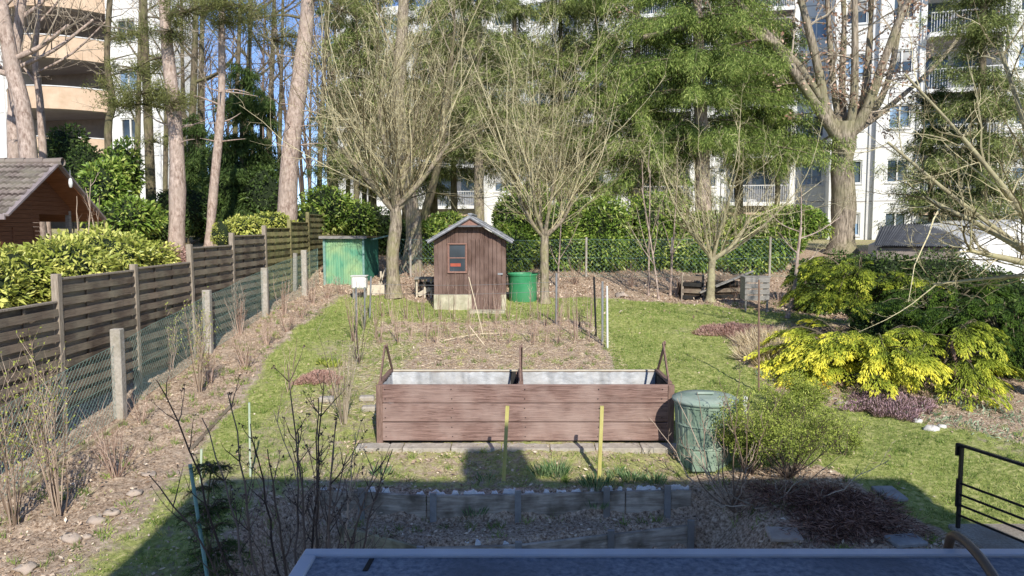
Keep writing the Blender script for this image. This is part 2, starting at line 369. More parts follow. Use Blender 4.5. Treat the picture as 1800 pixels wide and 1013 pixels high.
# ------------------------------------------------------------------ ground and its zones
def wob(x, y): return .45*np.sin(1.7*x+.6*y)+.3*np.sin(3.1*y-1.3*x+1)+.22*np.sin(6.3*x+2.2+1.1*y)+.18*np.sin(5.1*y+4*x)
BACKX = [-7, -3.6, -2.5, 1, 5.2, 7.7, 14]; BACKY = [21.2, 20.6, 19.9, 20.5, 19.3, 17.6, 15]
BEDX = [4.0, 5.1, 5.84, 6.85, 10]; BEDY = [12.4, 11.3, 10.8, 9.9, 9.2]
def zones(x, y):
    wv = wob(x, y); g = .70+.13*np.sin(x*1.9+y*.8)*np.sin(y*1.6-x*.7)+0*x; s = np.zeros(np.shape(x)); L = np.full(np.shape(x), .15)
    a = sst(-2.9, -3.4, x)*sst(9.8, 8.6, y); g = g*(1-a)+.55*a; L = L*(1-a)+.40*a
    e = np.interp(y, [4, 8.8, 11.4, 13.9, 19, 21], [-4.2, -4.35, -4.45, -4.75, -4.9, -4.9])
    a = sst(e+.35, e-.15, x+wv*.16)*sst(21.5, 20.5, y)
    g = g*(1-a)+.30*a; L = L*(1-a)+.55*a
    lx = sst(-3.3, -2.9, x+wv*.15); rx = sst(2.05, 1.75, x+wv*.06)
    a = lx*rx*sst(10.2, 10.7, y)*sst(17.6, 17.1, y+wv*.2)
    gp = .27+.22*sst(15.3, 16.0, y)-.2*sst(16, 16.6, y)
    g = g*(1-a)+gp*a; L = L*(1-a)+.55*a
    a = sst(-4.1, -3.5, x+wv*.2)*sst(-1.6, -2.2, x)*sst(8, 8.6, y)*sst(16.5, 15, y)
    g = g*(1-a)+.52*a; L = L*(1-a)+.45*a
    a = sst(-2.6, -2.0, x)*sst(2.6, 2.2, x)*sst(8.3, 8.5, y)*sst(10.4, 10.1, y)
    g = g*(1-a)+.50*a; L = L*(1-a)+.55*a
    a = sst(-2.8, -2.4, x)*sst(2.6, 2.2, x)*sst(8.75, 8.6, y); g = g*(1-a)+.25*a; L = L*(1-a)+.9*a
    a = sst(2.1, 2.4, x)*sst(4.5, 4.15, x+wv*.12+(y-8)*.4)*sst(9.3, 8.8, y+wv*.1); g = g*(1-a)+.15*a; L = L*(1-a)+.85*a
    a = sst(-3.3, -2.8, x)*sst(-1.0, -1.6, x)*sst(8.7, 8.3, y+wv*.2); g = g*(1-a)+.36*a; L = L*(1-a)+.75*a
    bl = np.interp(x, BACKX, BACKY); a = sst(bl-.2, bl+.2, y+wv*.25)*sst(-6.4, -6.1, x); g = g*(1-a)+.12*a; L = L*(1-a)+.95*a
    be = np.interp(x, BEDX, BEDY); a = sst(be-.1, be+.2, y+wv*.12)*sst(4.2, 4.6, x+wv*.2)*sst(17.8, 16.5, y)
    g = g*(1-a)+.33*a; L = L*(1-a)+.85*a
    a = sst(-6.4, -6.8, x); g = g*(1-a)+.45*a; L = L*(1-a)+.6*a
    a = sst(27, 30, y); g = g*(1-a)+.5*a
    return g, s, L
def axis(lo, hi, st, far):
    a = list(np.arange(lo, hi, st)); q = hi; d = st
    while q < far: a.append(q); d *= 1.35; q += d
    b = []; q = lo; d = st
    while q > -far: d *= 1.35; q -= d; b.append(q)
    return np.array(b[::-1]+a)
gx = axis(-9, 11, .07, 600); gy = axis(4.5, 26, .07, 600)
X, Y = np.meshgrid(gx, gy); Z = zt(X, Y)
fine = (np.abs(X-1) < 10) & (Y > 4.5) & (Y < 26)
Z = Z+np.where(fine, rs.normal(size=X.shape)*(.010+.010*(X < -4.6)), 0)+np.where(fine, .022*np.sin(X*9+np.sin(Y*7)*2)*np.sin(Y*8.3+X*3)*sst(-4.4, -4.9, X)*sst(-6.2, -5.9, X), 0)
nx, ny = len(gx), len(gy); i = np.arange(nx-1)[None, :]; j = np.arange(ny-1)[:, None]; b0 = j*nx+i
F = np.stack([b0, b0+1, b0+nx+1, b0+nx], axis=-1).reshape(-1, 4)
gm = MB().add(np.stack([X, Y, Z], -1).reshape(-1, 3), F); ground = gm.build('ground', 'ground', smooth=True)
tag(ground, 'sloping garden ground of lawn, bare soil and leaf litter', kind='structure')
g_, s_, L_ = zones(X.ravel(), Y.ravel())
ca = ground.data.attributes.new('zone', 'FLOAT_COLOR', 'POINT')
ca.data.foreach_set('color', np.stack([g_, s_, L_, np.ones_like(g_)], -1).astype(np.float32).ravel())

def scatter(N, x0, x1, y0, y1, wfun):
    x = rs.uniform(x0, x1, N); y = rs.uniform(y0, y1, N); k = rs.rand(N) < wfun(x, y)
    x, y = x[k], y[k]; return x, y, zt(x, y)
def in_obj(x, y):      # footprints nothing grows through
    return ((x > -1.95) & (x < 2.35) & (y > 9.78) & (y < 11.0)) | ((x > -2.05) & (x < 0.0) & (y > 18.5) & (y < 20.9)) | ((x > 4.55) & (y < 7.75)) | (y < 5)
# short lawn grass
def gw(x, y):
    g, s, L = zones(x, y); return np.clip((g-.3)*2.0, .02, 1)*(~in_obj(x, y))*np.clip(.62+.8*np.sin(x*3.3+np.sin(y*2.9)*2)*np.sin(y*3.7+x)+.4*np.sin(x*9+y*3)*np.sin(y*8.1-x*2), .10, 1)
m = MB()
for N, (x0, x1, y0, y1), hh in ((190000, (-5.5, 8, 5.6, 12), .042), (160000, (-6, 8.5, 12, 21), .045)):
    x, y, z = scatter(N, x0, x1, y0, y1, gw); n = len(x)
    h = rs.uniform(.5, 1.25, n)*hh; p = np.stack([x, y, z-.004], -1)
    tip = p+np.stack([rs.normal(size=n)*.018, rs.normal(size=n)*.018, h], -1)
    m.blades(p, tip, .008 if y0 < 10 else .013, np.clip(rs.normal(.5, .22, n)+.16*np.sin(x*1.3+y)+.14*np.sin(x*3.9-y*2.7)*np.sin(y*4.3+x), 0, 1))
tag(m.build('grass', 'grass'), 'short green lawn grass and tufts over the garden', 'grass', kind='stuff')
# taller weeds in clusters
NC = 1500; cx = rs.uniform(-6, 8, NC); cy = rs.uniform(6, 19.5, NC); g0_, _, _ = zones(cx, cy)
keep = (~in_obj(cx, cy)) & (rs.rand(NC) < np.where(g0_ < .6, .9, .35)); cx, cy = cx[keep], cy[keep]; k = 16
x = np.repeat(cx, k)+rs.normal(size=len(cx)*k)*.035; y = np.repeat(cy, k)+rs.normal(size=len(cx)*k)*.035; n = len(x); h = rs.uniform(.04, .11, n)
p = np.stack([x, y, zt(x, y)-.005], -1); tip = p+np.stack([rs.normal(size=n)*.045, rs.normal(size=n)*.045, h], -1)
tag(MB().blades(p, tip, .012, np.clip(np.repeat(rs.normal(.42, .22, len(cx)), k)+rs.normal(size=n)*.12, 0, 1)).build('weeds', 'grass'), 'tufts of coarser grass and weeds in soil and lawn', 'weeds', kind='stuff')
# fallen leaves
def lw(x, y):
    g, s, L = zones(x, y); return np.clip((L-.2)*1.15, .06, 1)*(~in_obj(x, y))*np.clip(.62+.75*np.sin(x*2.9+2*np.sin(y*2.1))*np.sin(y*3.3+1.5*np.sin(x*1.7))+.3*np.sin(x*8+y*5), .12, 1)
m = MB()
for N, (x0, x1, y0, y1), sz in ((42000, (-6, 5, 6.0, 10), .05), (62000, (-6, 9, 10, 18), .045), (62000, (-6.3, 11, 17.5, 25), .085)):
    x, y, z = scatter(N, x0, x1, y0, y1, lw); n = len(x)
    d = rs.normal(size=(n, 3)); d[:, 2] *= .5; up = rs.normal(size=(n, 3))*.5+V(0, 0, 1); sz = sz*(.35+1.1*rs.rand(n)**2)
    m.leaves(np.stack([x, y, z+.008+rs.rand(n)*.02], -1), d, rs.uniform(.6, 1.3, n)*sz, rs.uniform(.35, .6, n)*sz, rs.rand(n), up)
tag(m.build('fallen_leaves', 'litter'), 'dry brown fallen leaves scattered over soil and lawn', 'leaves', kind='stuff')
# dry straw and weeds on the plot
x, y, z = scatter(14000, -3.3, 2.1, 10.9, 17.6, lambda x, y: .8+0*x); n = len(x); d = rs.normal(size=(n, 3)); d[:, 2] = np.abs(d[:, 2])*.25
tag(MB().leaves(np.stack([x, y, z+.01], -1), d, rs.uniform(.06, .16, n), .008, rs.rand(n)).build('straw', 'straw'), 'pale dry straw lying over the bare vegetable plot', 'straw', kind='stuff')

# ------------------------------------------------------------------ branches
def growb(out, p, d, L, r, lvl, cfg):
    n = cfg['n'][lvl]; st = L/(n-1); pts = [p.copy()]; q = p.copy(); d = nrm(d)
    for i in range(n-1):
        d = nrm(d+V(rnd.gauss(0, 1), rnd.gauss(0, 1), rnd.gauss(0, 1))*cfg['wig'][lvl]+V(0, 0, cfg['trop'][lvl]))
        q = q+d*st; pts.append(q)
    pts = np.array(pts); tp = cfg.get('taper', .25)
    rad = r*np.linspace(1, tp, n); out.setdefault(lvl, []).append((pts, rad))
    if lvl+1 >= len(cfg['n']): return
    k = cfg['k'][lvl]; k = k if isinstance(k, int) else rnd.randint(*k)
    for c in range(k):
        t = cfg['t0'][lvl]+(1-cfg['t0'][lvl])*(c+rnd.random())/k
        f = t*(n-1); i0 = min(int(f), n-2); a = f-i0; pp = pts[i0]*(1-a)+pts[i0+1]*a; dd = nrm(pts[i0+1]-pts[i0])
        sd = np.cross(dd, V(rnd.gauss(0, 1), rnd.gauss(0, 1), rnd.gauss(0, 1))); sd = nrm(sd)
        ang = R(cfg['ang'][lvl]*rnd.uniform(.7, 1.3)); nd = dd*math.cos(ang)+sd*math.sin(ang)
        LL = L*cfg['len'][lvl]*rnd.uniform(.6, 1.15)*(1-.45*t*cfg.get('short', 1)); rr = max(rad[i0]*cfg.get('rr', .55), cfg.get('rmin', .003))
        growb(out, pp, nd, LL, rr, lvl+1, cfg)
def bent(pts, n=12):
    """smooth polyline through points"""
    pts = np.array(pts, float); k = len(pts); t = np.linspace(0, k-1, n); out = []
    for q in t:
        i = min(int(q), k-2); a = q-i; p0 = pts[max(i-1, 0)]; p1 = pts[i]; p2 = pts[i+1]; p3 = pts[min(i+2, k-1)]
        out.append(.5*((2*p1)+(-p0+p2)*a+(2*p0-5*p1+4*p2-p3)*a*a+(-p0+3*p1-3*p2+p3)*a**3))
    return np.array(out)
def knobby(pts, rad):
    rad = np.array(rad, float)*(1+np.array([rnd.gauss(0, .05) for _ in rad])); return (pts, rad)

def bare_tree(label, base, pts, r0, limbs, cfg, bark, twig, cat='tree', group=None, name='bare_tree', r1=None, sides=10, flare=True):
    """pts: world trunk polyline; limbs: list of (t, end point, r, sub levels)"""
    root = thing(name, label, cat, base, group)
    tp = bent(pts, 14); r1 = r1 or r0*.6; rad = np.linspace(r0, r1, 14)
    if flare: rad[0] *= 1.5; rad[1] *= 1.15
    tr = MB().tubes([knobby(tp, rad)], sides); tw = MB(); out = {}
    for (t, end, r) in limbs:
        i = min(int(t*13), 12); p = tp[i]; pl = None
        if isinstance(end, list): pl = [p]+[np.array(q, float) for q in end]; end = pl[-1]
        end = np.array(end, float); L = np.linalg.norm(end-p)
        mid = (p+end)/2+V(0, 0, -.08*L*cfg.get('sag', 1))+np.array(cfg.get('bow', (0, 0, 0)))*(end-p)+V(rnd.gauss(0, .04), rnd.gauss(0, .04), 0)*L
        lp = bent(pl if pl else [p, mid, end], 9); tr.tubes([knobby(lp, np.linspace(r, r*cfg.get('lt', .45), 9))], cfg.get('ls', 7))
        for c in range(cfg['lk']):
            tt = cfg.get('l0', .3)+(1-cfg.get('l0', .3))*(c+rnd.random())/cfg['lk']; i0 = min(int(tt*8), 7); pp = lp[i0]+(lp[i0+1]-lp[i0])*(tt*8-i0)
            dd = nrm(lp[i0+1]-lp[i0]); sd = nrm(np.cross(dd, V(rnd.gauss(0, 1), rnd.gauss(0, 1), rnd.gauss(0, 1))))
            ang = R(cfg['la']*rnd.uniform(.7, 1.3)); nd = nrm(dd*math.cos(ang)+sd*math.sin(ang)+V(0, 0, cfg.get('lup', .3)*rnd.uniform(-.1, 1.4)))
            cfg2 = dict(cfg); rw = rnd.random(); cfg2['trop'] = [cfg['trop'][0]*rnd.uniform(-.2, 1.5)]+list(cfg['trop'][1:])
            growb(out, pp, nd, cfg['L']*(.3+.9*rw**.8), r*cfg.get('lr', .35)*(.6+.5*rw), 0, cfg2)
    tr.build('trunk', bark, root, smooth=True)
    for lv, ps in sorted(out.items()): tw.tubes(ps, 4 if lv == 0 else 3)
    if out: tw.build('crown', twig, root)
    return root, out, tp

SHOOT = dict(n=[7, 4, 3], k=[(5, 8), (2, 3)], wig=[.07, .15, .2], trop=[.10, .06, 0], ang=[42, 55], len=[.36, .42], t0=[.12, .1], lk=15, la=50, lup=.75, L=2.6, lr=.30, rr=.5, rmin=.0038, sag=1, l0=.12)

# ------------------------------------------------------------------ foliage
def blob_points(N, c, r, seed=0, shell=.55, lumps=9):
    """points in a lumpy ellipsoid crown, denser toward the surface; returns pts, outward dirs, shade 0..1"""
    d = rs.normal(size=(N, 3)); d /= np.linalg.norm(d, axis=1, keepdims=True)
    R0 = np.random.RandomState(seed+1); lump = np.zeros(N)
    for k in range(lumps):
        q = R0.normal(size=3); q /= np.linalg.norm(q); lump = np.maximum(lump, np.exp((d@q-1)*9)*R0.uniform(.6, 1))
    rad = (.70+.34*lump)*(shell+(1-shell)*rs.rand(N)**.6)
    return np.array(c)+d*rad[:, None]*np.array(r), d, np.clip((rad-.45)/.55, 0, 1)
def leafy(name, label, cat, base, blobs, N, L, W, m, group=None, core='hedge_core', part='foliage', seed=0, stems=None, droop=.15, updir=.5, corek=.62, tb=None):
    tb = tb if tb is not None else (.20 if m == 'laurel' else .24 if m == 'rhodo' else .12)
    root = thing(name, label, cat, base, group); mb = MB(); vol = np.array([b[1][0]*b[1][1]+b[1][0]*b[1][2] for b in blobs]); vol = vol/vol.sum(); cm = MB()
    for i, (c, r) in enumerate(blobs):
        n = int(N*vol[i]); p, d, t = blob_points(n, c, r, seed+i)
        dd = d*.9+rs.normal(size=d.shape)*.6+V(0, 0, updir-.35)
        up = d+rs.normal(size=d.shape)*.5+V(0, 0, .8)
        clump = .5+.5*np.sin(p[:, 0]*4.3+seed)*np.sin(p[:, 1]*3.9+1)*np.sin(p[:, 2]*5.1)
        ti = np.clip(tb+.42*t+.22*clump+rs.normal(size=n)*.19, 0, 1)  # outer leaves tinted lighter, inner ones darker, imitating highlights and shade
        m_ = ti if True else 0
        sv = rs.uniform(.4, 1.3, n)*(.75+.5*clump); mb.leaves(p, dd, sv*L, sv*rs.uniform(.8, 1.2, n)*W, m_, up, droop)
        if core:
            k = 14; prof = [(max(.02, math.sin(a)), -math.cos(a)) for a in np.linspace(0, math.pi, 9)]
            q = MB().lathe(prof, (0, 0, 0), k); v = q.v[0]*(1+.12*np.sin(q.v[0]@V(5, 3, 4)+seed))[:, None]*np.array(r)*corek+np.array(c); MB().add(v, q.f[0]).build('dark_core', core, root, smooth=True)  # near-black filler stands in for the shaded depth behind the leaves
    mb.build(part, m, root)
    st = MB(); st.tubes([(bent([base, (np.array(base)+np.array(b[0]))/2+V(.05, 0, 0), b[0]], 5), np.linspace(.035, .015, 5)) for b in blobs], 5)
    st.build('stem', 'bark_dark', root)
    return root

def conifer(label, base, top, spread, z0, m, nwh=26, per=6, dens=1.0, tr=.16, droop=.5, group=None, name='spruce_tree', spray=.16, bark='bark_dark', side=None, gap=0.0, W=.035):
    """base,top world points; branches from height z0 up"""
    root = thing(name, label, 'tree', base, group); base = np.array(base, float); top = np.array(top, float)
    tp = bent([base, (base+top)/2+V(rnd.gauss(0, .05), 0, 0), top], 14); rad = np.linspace(tr, tr*.25, 14); rad[0] *= 1.3
    MB().tubes([(tp, rad)], 9).build('trunk', bark, root, smooth=True)
    H = top[2]-base[2]; br = []; lp, ld, lt, ll = [], [], [], []
    for k in range(nwh):
        f = min(.999, max(0, (k+rnd.uniform(-.3, 1.3))/nwh)); z = z0+(top[2]-z0)*f
        c = base+(top-base)*((z-base[2])/H); Lb = spread*(1-f*.72)**.8*rnd.uniform(.85, 1.1)
        a0 = rnd.random()*6.28
        for b in range(per):
            if rnd.random() < gap: continue
            c = c+(top-base)/H*rnd.gauss(0, .16 if spray > .1 else .01); a = a0+b*6.283/per+rnd.gauss(0, .3); L = Lb*rnd.uniform(.45, 1.18); dv = V(math.cos(a), math.sin(a), .05)
            if side is not None: L *= .55+.45*(1+np.dot(dv[:2], side))/1.0*.75
            p1 = c+dv*L*.45+V(0, 0, .05-.10*droop*L); p2 = c+dv*L+V(0, 0, -.34*droop*L*rnd.uniform(.2, 1.6)+rnd.gauss(0, .08)*L)
            bp = bent([c, p1, p2], 7); br.append((bp, np.linspace(max(.010, L*.010), .004, 7)))
            n = int((112 if spray > .1 else 78)*L*dens); t = rs.uniform(.12, 1, n); s_ = rs.choice([-1, 1], n); idx = np.minimum((t*6).astype(int), 5); fr = t*6-idx
            pp = bp[idx]*(1-fr)[:, None]+bp[idx+1]*fr[:, None]+(rs.normal(size=(n, 3))*V(.05, .05, .13)*min(1, L) if spray > .1 else 0)
            axd = nrm(bp[-1]-bp[0]); lat = np.cross(axd, V(0, 0, 1)); lat = nrm(lat)
            sl = L*.34*(1.08-t)*rs.uniform(.3, 1.0, n)+.06
            # each sub-branch carries a short row of needle sprays
            dsub = lat[None, :]*s_[:, None]*.9+axd[None, :]*.7+rs.normal(size=(n, 3))*.12; dsub[:, 2] -= .28*droop; dsub /= np.linalg.norm(dsub, axis=1, keepdims=True)
            for q in range(3):
                o = pp+dsub*(sl*(q+.2)/3)[:, None]; o[:, 2] -= (q*q)*.09*droop*sl
                dd = dsub+rs.normal(size=(n, 3))*.55; dd[:, 2] -= .55*droop
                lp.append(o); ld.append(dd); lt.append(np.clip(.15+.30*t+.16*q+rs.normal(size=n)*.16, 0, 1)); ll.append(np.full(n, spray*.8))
    MB().tubes(br, 4).build('branches', 'bark_dark', root)
    lp = np.vstack(lp); n = len(lp)
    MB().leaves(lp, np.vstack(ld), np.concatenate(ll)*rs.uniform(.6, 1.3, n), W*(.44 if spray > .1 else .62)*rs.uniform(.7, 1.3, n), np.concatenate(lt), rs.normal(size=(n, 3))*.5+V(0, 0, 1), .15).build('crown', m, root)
    return root

def fan_conifer(label, base, height, spread, m, nbr, dirs=(0, 360), group=None, name='golden_conifer', rise=.5, yel=.5, fan=.42, dens=1.0, z0=.1):
    """low arching cypress/juniper: fan sprays with drooping bright tips"""
    root = thing(name, label, 'shrub', base, group); base = np.array(base, float); br = []; P_, D_, T_, L_2, W_2, U_ = [], [], [], [], [], []
    for b in range(nbr):
        a = R(rnd.uniform(*dirs)); L = spread*rnd.uniform(.45, 1.05); hz = height*rnd.uniform(z0, 1)**.8*(1.0-.45*(L/spread))
        dv = V(math.cos(a), math.sin(a), 0); tipz = hz*rnd.uniform(.75, 1.1)
        bp = bent([base+V(0, 0, .05), base+dv*L*.35+V(0, 0, hz*.75), base+dv*L*.75+V(0, 0, hz*1.03), base+dv*L+V(0, 0, tipz-.06)], 10)
        bp[:, 2] = np.maximum(bp[:, 2], zt(bp[:, 0], bp[:, 1])+.08)
        br.append((bp, np.linspace(.022, .005, 10)))
        for s in range(8):
            t = .38+.62*(s+rnd.random())/8; i0 = min(int(t*9), 8); c = bp[i0]+(bp[i0+1]-bp[i0])*(t*9-i0)
            ax = nrm(bp[min(i0+1, 9)]-bp[i0]); ax = nrm(ax*V(1, 1, .4)); lat = nrm(np.cross(ax, V(0, 0, 1))); sg = rnd.choice([-1, 1])*rnd.uniform(.2, 1.0)
            fd = nrm(ax+lat*sg+V(0, 0, rnd.uniform(-.25, .1))); FL = fan*rnd.uniform(.6, 1.35)
            k = int(88*dens); u = rs.rand(k)**.7; v = rs.uniform(-1, 1, k)
            fl = nrm(np.cross(fd, V(0, 0, 1)))
            pts = c+fd*(u*FL)[:, None]+fl*(v*np.minimum(u, 1.25*(1.02-u))*FL*.50)[:, None]; pts[:, 2] -= u**2*FL*.26+rs.rand(k)*.02+np.abs(v)*u*FL*.10
            dd = fd+fl*(v*.8)[:, None]+rs.normal(size=(k, 3))*.15; dd[:, 2] -= u*.45
            P_.append(pts); D_.append(dd); T_.append(np.clip(yel*rnd.uniform(.65, 1.1)*(.12+.95*u)*(.5+.5*t)+rs.normal(size=k)*.08, 0, 1)); L_2.append(rs.uniform(.035, .075, k)*(.8+.5*FL)); U_.append(np.tile(V(0, 0, 1), (k, 1))+rs.normal(size=(k, 3))*.35)
    MB().tubes(br, 5).build('branches', 'bark_dark', root)
    L_2 = np.concatenate(L_2)
    MB().leaves(np.vstack(P_), np.vstack(D_), L_2, L_2*.34, np.concatenate(T_), np.vstack(U_), .2).build('foliage', m, root)
    return root

def twiggy(name, label, cat, base, n, H, spread, m, group=None, r=.007, sub=(3, 6), buds=None, lean=(0, 0), sublen=.35, wig=.06, part='stems', budsize=.02, sublvl=1, trop=.05):
    root = thing(name, label, cat, base, group); out = {}
    cfg = dict(n=[7, 4, 3][:sublvl+1], k=[sub, (1, 3)], wig=[wig, .12, .15], trop=[trop, .05, .05], ang=[32, 40], len=[sublen, .5], t0=[.3, .3], rr=.6, rmin=.0028)
    for i in range(n):
        a = rnd.random()*6.28; s = rnd.random()**.6*spread
        d = nrm(V(math.cos(a)*s+lean[0], math.sin(a)*s+lean[1], H))
        growb(out, np.array(base, float)+V(math.cos(a), math.sin(a), 0)*.06*rnd.random(), d, H*rnd.uniform(.55, 1.1), r*rnd.uniform(.7, 1.2), 0, cfg)
    mb = MB()
    for lv, ps in out.items(): mb.tubes(ps, 4 if lv == 0 else 3)
    mb.build(part, m, root)
    if buds:
        tips = np.vstack([p[0][[-1, -2, len(p[0])//2]] for lv in out for p in out[lv]]); k = len(tips)
        MB().leaves(tips, rs.normal(size=(k, 3))+V(0, 0, .8), budsize*rs.uniform(.7, 1.6, k), budsize*.6, rs.uniform(.3, 1, k)).build('buds', buds, root)['kind'] = 'stuff'
    return root, out
# ================================================================== STRUCTURES NEAR
# --- raised bed
b0 = thing('raised_bed', 'long brown wooden raised bed with silvery liner and three A-frames', 'raised bed', (0.18, 10.4, zg(.18, 10.2)))
bx0, bx1, by0, by1 = -1.84, 2.20, 9.93, 10.93
bz = 2.9-390*9.93/1300+.02; bh = .82
for k in range(3):
    z0 = bz+.05+k*.262
    pl = MB().box(((bx0+bx1)/2, by0+.004*k, z0+.127), (bx1-bx0-.10, .035, .252)).build('front_board', 'bed_wood', b0, bevel=.006)
    MB().bb(bx0+.03, bx1-.03, by1-.03, by1, z0, z0+.25).build('rear_board', 'bed_wood', b0, bevel=.006)
    for sx in (bx0+.0, bx1-.035):
        MB().bb(sx, sx+.035, by0+.02, by1-.035, z0, z0+.25).build('side_board', 'bed_wood', b0, bevel=.005)
for sx in (bx0-.01, bx1-.075):
    MB().bb(sx, sx+.085, by0-.028, by0+.03, bz-.03, bz+bh+.005).build('corner_post', 'bed_post', b0, bevel=.005)
    MB().bb(sx, sx+.085, by1-.01, by1+.05, bz-.03, bz+bh).build('corner_post', 'bed_post', b0, bevel=.005)
# liner: wrinkled sheet on the inner walls
def sheet(a, b, h, nrmv, n=90):
    a = np.array(a, float); b = np.array(b, float); m = MB(); us = np.linspace(0, 1, n); rows = 7; vs = []
    for r in range(rows):
        f = r/(rows-1)
        for u in us:
            q = a+(b-a)*u; q = q+V(*nrmv)*(.008+.022*abs(math.sin(u*n*.16+f*2.4+2.5*math.sin(u*11)+1.3*math.sin(u*29)))+.012*math.sin(u*n*.5+f*3+math.sin(u*23)))
            vs.append((q[0], q[1], q[2]-h*(1-f)))
    F_ = [(r*n+i, r*n+i+1, (r+1)*n+i+1, (r+1)*n+i) for r in range(rows-1) for i in range(n-1)]
    return m.add(vs, F_)
tz = bz+bh-.008
sheet((bx0+.04, by1-.035, tz), (-.02, by1-.035, tz), .55, (0, -1, 0)).build('liner', 'liner', b0, smooth=True)
sheet((.10, by1-.035, tz), (bx1-.04, by1-.035, tz), .55, (0, -1, 0)).build('liner', 'liner', b0, smooth=True)
sheet((bx1-.045, by1-.04, tz), (bx1-.045, by0+.04, tz), .55, (-1, 0, 0), 30).build('liner', 'board_black', b0, smooth=True)
sheet((bx0+.045, by0+.04, tz), (bx0+.045, by1-.04, tz), .55, (1, 0, 0), 30).build('liner', 'liner', b0, smooth=True)
MB().bb(-.02, .06, by1-.075, by1-.03, bz+.1, tz+.005).build('divider', 'board_black', b0)
MB().bb(bx0+.05, bx1-.05, by0+.05, by1-.06, bz+.1, bz+.36).build('soil', 'soil_dark', b0)
MB().bb(bx0+.02, bx1-.02, by1-.045, by1+.012, tz+.006, tz+.028).build('top_rail', 'board_pale', b0, bevel=.004)
for xx, hh in ((bx0+.03, .46), (.115, .45), (bx1-.05, .50)):
    ym = (by0+by1)/2; zt_ = bz+bh
    MB().bar((xx, by0+.05, zt_), (xx, ym, zt_+hh), .055, .022, (1, 0, 0)).build('a_frame_leg', 'bed_post', b0, bevel=.003)
    MB().bar((xx+.025, by1-.02, zt_), (xx+.025, ym-.02, zt_+hh+.015), .055, .022, (1, 0, 0)).build('a_frame_leg', 'bed_post', b0, bevel=.003)
    MB().bb(xx-.02, xx+.04, by0+.03, by1-.04, zt_+.002, zt_+.04).build('cross_bar', 'bed_post', b0, bevel=.003)
for k in range(3):
    for xx in (bx0+.12, bx0+1.02, (bx0+bx1)/2, bx1-1.02, bx1-.16):
        for dz in (.06, .19): MB().box((xx+rnd.uniform(-.01, .01), by0-.0195, bz+.05+k*.262+dz), (.012, .005, .012)).build('screw', 'black_metal', b0)
# pavers in front
k = 0; xx = -2.1; pn = ['at the left end of the bed', 'left of centre', 'just left of the middle', 'right of the middle', 'near the right end', 'at the right end by the bin', 'farthest left, sticking out past the bed', 'short one']
while xx < 2.35:
    wd = rnd.uniform(.58, .68); x1 = min(xx+wd, 2.36)
    zc = bz-.02
    o = MB().box(((xx+x1)/2, by0-.14+rnd.uniform(-.01, .01), zc), (x1-xx-.012, .24, .08), rz=rnd.uniform(-.015, .015), rx=.02).build('paving_slab', 'paver', None, ((xx+x1)/2, by0-.115, zc), bevel=.006)
    tag(o, 'grey concrete edging slab along the foot of the raised bed', 'paving slab', 'edging slabs in front of the raised bed'); xx = x1
for (px, py, lab) in ((645, 704, 'pale stone block beside the left end of the raised bed, upper one'), (650, 722, 'pale stone block beside the left end of the raised bed, lower one'), (574, 706, 'flat pale stone in the grass left of the raised bed')):
    p = G(px, py); tag(MB().box(p+V(0, 0, .03), (.24, .16, .09), rz=.1).build('stone', 'paver', None, p, bevel=.02), lab, 'stone')

# --- stakes
def stake(px, py0, py1, r, m, label, name='garden_stake', lean=0, sq=False, Y=None, cat='stake', group=None, toppx=None):
    p = G(px, py1) if Y is None else P(px, py1, Y); q = P(toppx or px, py0, p[1]); p = p-V(0, 0, .05)
    mb = MB()
    if sq: mb.bar(p, q, r*2, r*2, (0, 1, 0))
    else: mb.tubes([(np.array([p, (p+q)/2, q]), np.array([r, r, r]))], 8, .5); mb.disc(r, q, 8)
    return tag(mb.build(name, m, None, p, bevel=0), label, cat, group)
stake(885, 714, 846, .022, 'yellow_stick', 'yellow weathered wooden stake leaning slightly in front of raised bed, left one', sq=True, toppx=892)
stake(1053, 714, 840, .022, 'yellow_stick', 'yellow weathered wooden stake in front of raised bed, right one', sq=True, toppx=1058)
stake(1304, 697, 788, .026, 'white_paint', 'short whitish flat stake right beside the green compost bin', sq=True, toppx=1310)
stake(440, 708, 838, .013, 'pale_stick', 'pale turquoise thin stake on the left lawn edge', toppx=438)
stake(352, 790, 850, .014, 'pale_stick', 'short pale green stick behind the leaning teal pole', toppx=354)
stake(372, 1015, 815, .02, 'teal_stick', 'x', Y=6.0) if False else None
p = P(377, 1030, 6.2); q = P(334, 816, 6.5); p[2] = zg(p[0], p[1])
tag(MB().tubes([(bent([p, (p+q)/2, q], 5), np.full(5, .017))], 8, .5).build('garden_pole', 'teal_stick', None, p), 'teal leaning garden pole beside the little dark spruce', 'pole')
stake(1334, 492, 690, .017, 'rust_rod', 'tall thin rusty brown rod standing at the flower bed corner', name='metal_rod', cat='rod')
stake(978, 480, 571, .024, 'metal_post', 'grey metal post at the back right of the vegetable plot', name='metal_post', cat='post')
stake(1048, 487, 592, .022, 'black_metal', 'black thin post leaning, farthest of three in a row on the plot edge', name='metal_post', cat='post', toppx=1044)
stake(1059, 495, 602, .024, 'metal_post', 'middle grey post of the three in a row on the plot edge', name='metal_post', cat='post')
stake(1068, 503, 613, .021, 'white_paint', 'nearest and palest post of the three on the plot edge', name='metal_post', cat='post', toppx=1067)
stake(650, 486, 560, .022, 'metal_post', 'grey metal post in the left row near the white cistern', name='metal_post', cat='post', toppx=652)
stake(626, 505, 598, .018, 'metal_post', 'grey metal post among the currant canes left of the plot', name='metal_post', cat='post')
stake(641, 505, 575, .02, 'metal_post', 'slim grey post between the left row canes and the plot', name='metal_post', cat='post')
